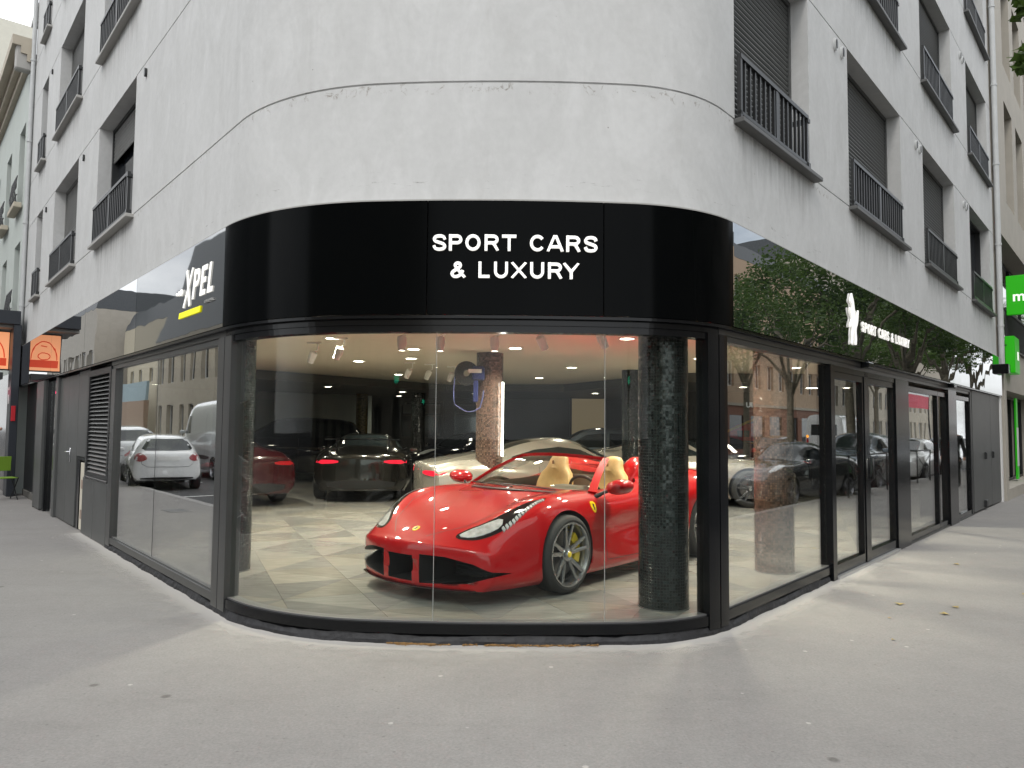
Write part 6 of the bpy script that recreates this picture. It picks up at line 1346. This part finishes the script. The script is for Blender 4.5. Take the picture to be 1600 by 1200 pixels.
block('grey_house', 'tall slate grey modern house at the corner across the left street', FLM, -33.9, -12.0, -12.0, 9, 13.5, greyb, grid(-33.0, 9, 2.2, 1.2, [(3.2, 5.0), (6.2, 8.0), (9.2, 11.0)]) + [(-31, -15, .3, 2.5)], sg=-1, bars=3)
block('beige_house', 'beige house with wide dark windows farther along the left street', FLM, -100, -72.2, -12.2, 9, 12.5, beige, grid(-99, 11, 2.4, 1.4, [(.3, 2.4), (3.8, 5.6), (6.8, 8.6)]), sg=-1, roof=slate, roofh=2)
# across the right street
block('brown_ground_house', 'peach rendered house over a brown brick ground floor across the right street', FRM, 38, 60, -18.2, 10, 13.2, peach, grid(39, 9, 2.35, 1.1, [(4.4, 6.1), (7.4, 9.1), (10.4, 12.0)]), sg=-1, roof=slate, roofh=1.2)
t = thing('shopping_parade', 'row of brown brick shops under the peach house', 'shops', (Z(FRM, 49, -18, 0)[0], Z(FRM, 49, -18, 0)[1], 0)); m = MB(); holed(m, FRM, 38, 60, -17.95, -.1, 3.1, [(38.8+3.5*i, 41.3+3.5*i, .3, 2.5) for i in range(6)], .2, -1); m.build('brick_front', brick, t, world=True)
for i in range(6):
    m = MB(); m.box(38.8+3.5*i, 41.3+3.5*i, -18.10, -18.06, .3, 2.5); o = m.build('shop_window', winglass, t); o.matrix_local = WM[t.name].inverted() @ FRM
m = MB(); m.box(38, 60, -18.1, -17.85, 3.11, 3.3); o = m.build('string_course', stone, t); o.matrix_local = WM[t.name].inverted() @ FRM
block('cream_apartments', 'cream apartment building with many windows far along the right street', FRM, 60.2, 110, -18.6, 10, 17, stone, grid(61, 19, 2.5, 1.2, [(.4, 2.6), (3.8, 5.6), (6.8, 8.6), (9.8, 11.6), (12.8, 14.6)]), sg=-1, roof=slate, roofh=2)
block('corner_apartments', 'sand coloured apartment house behind the crossing', FRM, -6, 37, -22.5, 10, 15, beige, grid(-5, 18, 2.3, 1.1, [(.4, 2.6), (3.8, 5.6), (6.8, 8.6), (9.8, 11.6)]), sg=-1, roof=slate, roofh=2)
block('crossing_house', 'stone faced house on the other side of the crossing', FLM, -2, 22, -26, 10, 14, stone, grid(-1, 9, 2.3, 1.1, [(.4, 2.6), (3.8, 5.6), (6.8, 8.6), (9.8, 11.6)]), sg=-1, roof=slate, roofh=2)
t = thing('street_banner', 'red and white banner stretched between two poles far along the right street', 'banner', (Z(FRM, 64.5, -12, 0)[0], Z(FRM, 64.5, -12, 0)[1], 0), ROT_R + R(90))
m = MB(); m.box(-.02, .02, -4, 4, 3.5, 4.6); m.build('cloth', mat('banner_red', (.55, .02, .06), .6), t); m = MB(); m.box(-.03, .03, -4, 4, 4.61, 5.3); m.build('white_band', whitem, t); m = MB(); m.tube([(0,-4.1,-.1),(0,-4.1,6)], .06, 8); m.tube([(0,4.1,-.1),(0,4.1,6)], .06, 8); m.build('pole', railm, t)
# ------------------------------------------------------------------ trees
bark = mat('plane_bark', (.17, .15, .11), .85, var=.35, vs=9, bump=.5, bs=25); leafm = mat('leaf_green', (.070, .118, .026), .5, var=.35, vs=1.3, spec=.3)
ln = leafm.node_tree.nodes; lt = ln.new('ShaderNodeBsdfTranslucent'); lt.inputs['Color'].default_value = (.10, .17, .03, 1); lmx = ln.new('ShaderNodeMixShader'); lmx.inputs['Fac'].default_value = .35
leafm.node_tree.links.new(ln['Principled BSDF'].outputs[0], lmx.inputs[1]); leafm.node_tree.links.new(lt.outputs[0], lmx.inputs[2]); leafm.node_tree.links.new(lmx.outputs[0], ln['Material Output'].inputs['Surface'])
def leaves(mb, centres, n, rnd_, s=.13):
    tot = sum(r[3]**2 for r in centres)
    for cx, cy, cz, r in centres:
        for _ in range(int(n * r*r / tot)):
            d = Vector((rnd_.gauss(0,1), rnd_.gauss(0,1), rnd_.gauss(0,1))).normalized() * r * (rnd_.random()**.45); c = Vector((cx, cy, cz)) + Vector((d.x, d.y, d.z*.7))
            a = rnd_.uniform(0, 6.28); q = Euler((rnd_.gauss(0,.7), rnd_.gauss(0,.7), a)).to_matrix(); z = s * rnd_.uniform(.7, 1.3)
            mb.add([c + q @ Vector((x*z, y*z, 0)) for x, y in ((0,-.5),(.28,-.28),(.55,-.05),(.25,.12),(.05,.6),(-.22,.14),(-.55,0),(-.25,-.25))], [(0,1,2,3,4,5,6,7)])
def tree_mesh(seed, n=11000):
    rr = random.Random(seed); tk = MB(); tk.tube([(0,0,-.1),(0,0,.25),(.03,0,1.5),(.0,.04,3.0),(.05,0,4.2)], [.24,.19,.165,.15,.13], 12); cs = []
    for k in range(7):
        a = 6.28*k/7 + rr.uniform(-.3,.3); L_ = rr.uniform(1.6, 2.7); z = rr.uniform(5.6, 8.2); p = (math.cos(a)*L_, math.sin(a)*L_, z); st = 3.4 + rr.random()*.9
        tk.tube([(.03,0,st), (p[0]*.45, p[1]*.45, st + (z-st)*.6), p], [.085, .055, .02], 8); cs.append((*p, rr.uniform(.9, 1.5)))
        b = (p[0]*1.25 + rr.uniform(-.5,.5), p[1]*1.25 + rr.uniform(-.5,.5), z + rr.uniform(-1.3, .5)); tk.tube([(p[0]*.6, p[1]*.6, st + (z-st)*.7), b], [.035, .012], 6); cs.append((*b, rr.uniform(.6, 1.0)))
    cs += [(0, 0, 8.6, 1.5), (.6, -.5, 7.2, 1.3), (-.8, .5, 6.6, 1.1)]; lv = MB(); leaves(lv, cs, n, rr); return tk, lv
tk, lv = tree_mesh(3); tk2, lv2 = tree_mesh(8, 2800)
F2 = []
def tree(s, d, rz, lab, sc_, first=[], tk=tk, lv=lv):
    x, y = onF(FRM, s, d); t = thing('plane_tree', lab, 'tree', (x, y, 0), rz, 'plane trees along the right street'); t.scale = (sc_,)*3
    if not first: first += [tk.build('trunk', bark, t, True), lv.build('crown', leafm, t, flip=False)]
    else: dup_mesh(first[0], 'trunk', t); dup_mesh(first[1], 'crown', t)
    return t
t = tree(3.2, 5.6, .3, 'thin crowned plane tree nearest the corner whose leaves reach into the top right', .85, F2, tk2, lv2)
br = MB(); rr = random.Random(5); Ti = Matrix.Scale(1/.85, 4) @ WM[t.name].inverted()
leaves(br, [(5.62, 7.7, 6.35, .30), (5.50, 7.75, 6.15, .16), (5.62, 7.78, 5.62, .24), (5.50, 7.8, 5.52, .13), (5.9, 7.75, 5.7, .3), (6.1, 7.7, 6.5, .5)], 520, rr, .13); br.tube([(7.4, 7.2, 6.9), (6.3, 7.6, 6.6), (5.6, 7.7, 6.35)], [.03, .02, .006], 6); br.tube([(6.6, 7.5, 6.7), (6.0, 7.7, 5.9), (5.55, 7.78, 5.55)], [.02, .012, .005], 6)
br.v = [tuple(Ti @ Vector(v)) for v in br.v]; br.build('branch', leafm, t, flip=False)
tree(17.6, 5.9, 1.5, 'thin crowned plane tree standing behind the dark grey parked car', .72, F2, tk2, lv2); tree(23.5, 5.7, 2.6, 'plane tree second along the right street parking row', 1.0); tree(31.5, 5.7, 4.0, 'plane tree third along the right street parking row', 1.05); tree(40.0, 5.7, 5.1, 'plane tree fourth along the right street parking row', 1.1); tree(49.0, 5.7, 0.4, 'plane tree fifth along the right street parking row', 1.1)
tree(33, 14.2, .8, 'plane tree on the far pavement of the right street, nearest one', 1.05); tree(61, 14.4, 3.3, 'plane tree on the far pavement before the cream apartments', 1.2); tree(70, 14.4, 2.3, 'farthest plane tree on the far pavement of the right street', 1.2)
# ------------------------------------------------------------------ cafe corner at the far left
o = Z(FLM, -13.2, -.06, 0); t = thing('terrace_frame', 'dark steel cafe terrace post and beam at the far left', 'canopy', (o[0], o[1], 0), ROT_L); navy = mat('navy_steel', (.022, .026, .034), .4, .2)
m = MB(); m.box(-.30, .28, -.10, .05, 0, 3.72, bev=.01); m.build('post', navy, t); m = MB(); m.box(-1.6, .30, -1.05, .02, 3.722, 4.02, bev=.01); m.build('beam', navy, t); m = MB(); m.box(-1.6, .10, -1.05, -.02, 3.66, 3.72); m.build('soffit', mat('soffit_pale', (.30, .29, .27), .6), t)
m = MB(); m.box(-1.5, -.3, -1.05, -.2, 2.55, 2.70); m.build('awning', railm, t)
m = MB(); m.box(.285, .32, -.08, -.0, 1.62, 1.95, bev=.005); m.build('alarm_box', mat('alarm_red', (.5, .01, .02), .4), t); m = MB(); m.box(-.12, .02, -.106, -.101, 2.0, 2.2); m.box(-.12, .02, -.106, -.101, 2.3, 2.36); m.build('notice', whitem, t)
orange = mat('sign_orange', (.75, .30, .14), .5, emit=(1, .42, .20), es=.65); ored = mat('sign_red', (.62, .06, .02), .5, emit=(1, .08, .02), es=.35)
o = Z(FLM, -13.62, -.12, 2.75); t = thing('cafe_sign', 'glowing orange cafe sign with a round red drawing at the far left edge', 'sign', (o[0], o[1], 2.75), ROT_L)
m = MB(); m.box(0, .08, -.74, -.02, 0, .88, bev=.01); m.build('sign_case', railm, t); m = MB(); m.box(.08, .088, -.71, -.05, .03, .85); m.build('lit_face', orange, t); m = MB(); m.box(.089, .094, -.67, -.09, .10, .27); m.build('red_band', ored, t)
m = MB(); m.tube([(.093, -.38 + .25*math.cos(a), .28 + .42*math.sin(a)) for a in [math.pi*i/16 for i in range(17)]], .012, 6); m.tube([(.093, -.38 + .12*math.cos(a), .36 + .08*math.sin(a)) for a in [6.283*i/14 for i in range(15)]], .010, 6); m.tube([(.093, -.44, .58), (.093, -.32, .60)], .012, 6); m.build('drawing', ored, t)
t = thing('neon_sign', 'small pink red neon glow under the dark terrace roof', 'sign', Z(FLM, -14.3, -.5, 2.25), ROT_L); m = MB(); m.tube([(0, -.3, 0), (0, -.1, .12), (0, .1, 0)], .025, 8); m.build('tube', mat('neon', (1, .1, .3), .4, emit=(1, .03, .15), es=6), t)
o = Z(FLM, -12.2, -.30, 0); t = thing('folding_chair', 'lime green canvas folding chair with black frame on the left pavement', 'chair', (o[0], o[1], 0), ROT_L + R(12)); lime = mat('lime_canvas', (.16, .28, .02), .7, bump=.1, bs=60)
for sy in (-.22, .22):
    m = MB(); m.tube([(-.2, sy, 0), (.2, sy, .45)], .012, 6); m.tube([(.2, sy, 0), (-.2, sy, .45), (-.24, sy, .88)], .012, 6); m.build('leg', railm, t)
m = MB(); m.box(-.2, .2, -.22, .22, .44, .46, bev=.005); m.build('seat', lime, t); m = MB(); m.box(-.25, -.225, -.22, .22, .58, .88, bev=.005); m.build('backrest', lime, t)
# ------------------------------------------------------------------ people
def person(name, label, loc, rz, top, legs, hair, joints, arms):
    t = thing(name, label, 'person', loc, rz); me = bpy.data.meshes.new('body'); V = [j[:3] for j in joints]; me.from_pydata(V, arms, []); o = bpy.data.objects.new('body', me); COL.objects.link(o)
    md = o.modifiers.new('s', 'SKIN'); sv = me.skin_vertices[0].data
    for i, j in enumerate(joints): sv[i].radius = (j[3], j[4] if len(j) > 4 else j[3])
    sv[0].use_root = True; o.modifiers.new('u', 'SUBSURF').levels = 2; dg = bpy.context.evaluated_depsgraph_get(); m2 = bpy.data.meshes.new_from_object(o.evaluated_get(dg)); o.modifiers.clear(); o.data = m2
    skin = mat('skin', (.42, .24, .17), .55); shoe = mat('shoe', (.02, .02, .02), .5)
    for x in (top, legs, skin, shoe): m2.materials.append(x)
    hx = [joints[i][:3] for i in (9, 12)]
    for p in m2.polygons:
        c = p.center; p.use_smooth = True
        if c.z > 1.47: p.material_index = 2
        elif min((Vector(h)-c).length for h in hx) < .11: p.material_index = 2
        elif c.z < .08: p.material_index = 3
        elif c.z < .92: p.material_index = 1
        else: p.material_index = 0
    o.parent = t; h = MB(); h.lathe([(0, .115), (.05, .108), (.085, .08), (.100, .03), (.095, -.03), (.06, -.06), (0, -.06)], 18, M=Matrix.Translation((-.018, 0, 1.66)) @ Matrix.Diagonal((1.05, .88, 1, 1))); h.build('hair', hair, t, True)
    m = MB(); m.box(.085, .10, -.038, -.018, 1.625, 1.64); m.box(.085, .10, .018, .038, 1.625, 1.64); m.build('eyes', MATS['black_trim'], t); m = MB(); m.tube([(.09, 0, 1.63), (.115, 0, 1.595)], [.01, .014], 6); m.build('nose', skin, t, True)
    return t
def fig(step=.16, armL=(.10, .27, 1.0), handL=(.22, .24, .78), armR=(-.08, -.27, 1.0), handR=(-.02, -.27, .76)):
    J = [(0,0,.95,.13,.16), (0,0,1.15,.12,.16), (0,0,1.36,.12,.19), (0,0,1.50,.055,.055), (.01,0,1.60,.085,.075), (.015,0,1.70,.08,.07),
         (0,.10,.90,.10), (0,.20,1.42,.065), (*armL,.045), (*handL,.035), (0,-.20,1.42,.065), (*armR,.045), (*handR,.035),
         (step*.5,.10,.50,.062), (step,.10,.08,.045), (step+.14,.10,.04,.035), (0,-.10,.90,.10), (-step*.3,-.10,.50,.062), (-step,-.10,.10,.045), (-step+.12,-.10,.04,.035)]
    E_ = [(0,1),(1,2),(2,3),(3,4),(4,5),(0,6),(6,13),(13,14),(14,15),(0,16),(16,17),(17,18),(18,19),(2,7),(7,8),(8,9),(2,10),(10,11),(11,12)]; return J, E_
dkcl = mat('dark_cloth', (.012, .012, .014), .8); hairm = mat('hair_dark', (.015, .011, .008), .7); jeans = mat('jeans', (.03, .04, .07), .8)
x, y = onF(FRM, 18.4, 1.5); J, E_ = fig(.22); person('person', 'passer-by in black clothes walking along the right pavement', (x, y, 0), ROT_R + math.pi, dkcl, dkcl, hairm, J, E_)
x, y = onF(FLM, -13.2, 1.0); J, E_ = fig(.05, armL=(.10, .46, 1.40), handL=(.15, .74, 1.46)); person('person', 'waiter in dark clothes standing by the cafe post with one arm stretched out', (x, y, 0), ROT_L, dkcl, jeans, hairm, J, E_)
# ------------------------------------------------------------------ small things on the pavement
LL = dict(zip(((4.0, 6.75), (3.55, 6.85), (3.2, 6.35), (3.75, 6.5), (5.3, 8.9), (2.9, 5.7), (5.0, 7.3), (4.4, 5.2)), ('curled dry leaf before the right pane, farther from the glass', 'dry leaf nearest the foot of the right hand pane', 'dry leaf to the left of the leaf group by the right pane', 'broad pale leaf in the middle of the leaf group by the right pane', 'small dry leaf far along the right pavement below the doors', 'tiny leaf crumb on the pavement near the right corner post', 'dry leaf on the open pavement right of the leaf group', 'dry leaf nearest the camera on the right pavement')))
rr = random.Random(11); lfm = mat('dry_leaf', (.34, .26, .10), .7, var=.3, vs=20)
for x, y in ((4.0, 6.75), (3.55, 6.85), (3.2, 6.35), (3.75, 6.5), (5.3, 8.9), (2.9, 5.7), (5.0, 7.3), (4.4, 5.2)):
    m = MB(); s = rr.uniform(.05, .085) if x > 3.3 else .03; m.add([(a*s, b*s, .006 + .25*s*abs(a)) for a, b in ((0,-.6),(.3,-.3),(.6,0),(.3,.15),(.05,.6),(-.25,.15),(-.6,0),(-.28,-.28))], [(0,1,3,4),(1,2,3),(0,4,5,7),(5,6,7)]); o = m.build('fallen_leaf', lfm); o.location = (x, y, 0); o.rotation_euler = (0, 0, rr.uniform(0, 6)); tag(o, LL[(x, y)], 'leaf', 'dry leaves on the pavement')
m = MB(); strw = mat('straw_litter', (.30, .17, .06), .9, var=.4, vs=60)
for u0, u1, n_ in ((1.76, 2.22, 800), (2.32, 2.42, 60), (2.48, 3.30, 900)):
    for _ in range(n_):
        u = rr.uniform(u0, u1); p, tt = on_path(u, -.058 + abs(rr.gauss(0, .012)) + .008*math.sin(u*31)); a = rr.uniform(0, 3.14); s = rr.uniform(.004, .011); d = Vector((math.cos(a), math.sin(a)))*s; e = Vector((-d.y, d.x))*.5; z = rr.uniform(.002, .012)
        m.add([(p.x-d.x-e.x, p.y-d.y-e.y, z), (p.x+d.x-e.x, p.y+d.y-e.y, z+.003), (p.x+d.x+e.x, p.y+d.y+e.y, z+.006), (p.x-d.x+e.x, p.y-d.y+e.y, z+.002)], [(0,1,2,3)])
tag(m.build('pollen_litter', strw), kind='stuff')
for (x, y, w, l), lab in (((-10.6, 14.2, .6, .35), 'small rectangular iron cover on the left pavement, farther one'), ((-9.0, 11.3, .55, .35), 'small rectangular iron cover on the left pavement, nearer one')):
    t = thing('access_cover', lab, 'cover', (x, y, 0), ROT_L); m = MB(); m.box(-w/2, w/2, -l/2, l/2, .002, .006, bev=.001); m.build('plate', mat('cast_iron', (.09, .088, .085), .5, .3, bump=.4, bs=60), t); m = MB(); m.box(-w/2-.02, -w/2, -l/2-.02, l/2+.02, .002, .007); m.box(w/2, w/2+.02, -l/2-.02, l/2+.02, .002, .007); m.build('frame', kerbm, t)
# barriers and traffic lights across from the corner (seen in the glass)
def barrier(s, lab):
    x, y = onF(FRM, s, 2.65); t = thing('street_barrier', lab, 'barrier', (x, y, 0), ROT_R, 'barriers along the right kerb'); m = MB(); m.tube([(-.9,0,0),(-.9,0,.98),(.9,0,.98),(.9,0,0)], .022, 8); m.build('frame', railm, t); m = MB(); m.tube([(-.9,0,.15),(.9,0,.85)], .012, 6); m.tube([(-.9,.002,.85),(.9,.002,.15)], .012, 6); m.build('cross_brace', railm, t)
barrier(13.6, 'black cross braced kerb barrier nearest the grey car'); barrier(15.2, 'black cross braced kerb barrier second from the grey car'); barrier(20.4, 'black cross braced kerb barrier farthest along')
for x, y, rz, lab in ((-3.4, -2.0, 1.3, 'traffic light with green lamp left behind the crossing'), (3.9, -1.9, 1.9, 'traffic light with green lamp right behind the crossing'), (-5.5, -14, 1.5, 'far traffic light with green lamp across the road')):
    t = thing('traffic_light', lab, 'traffic light', (x, y, -.02), rz); m = MB(); m.tube([(0,0,0),(0,0,3.2)], .055, 10); m.build('pole', railm, t); m = MB(); m.box(.06,.26,-.12,.12,2.3,3.1,bev=.03); m.build('lamp_box', railm, t, True)
    for z, nm, c, e in ((2.95,'red_lamp',(.1,.005,.005),0),(2.7,'amber_lamp',(.1,.05,.005),0),(2.45,'green_lamp',(.02,.6,.35),1)):
        m = MB(); m.lathe([(0,.27),(.085,.268)],16,axis='X'); m.v=[(a,b,c_+z) for a,b,c_ in m.v]; m.build(nm, mat(nm, c, .3, emit=(.05,1,.55) if e else None, es=6), t)
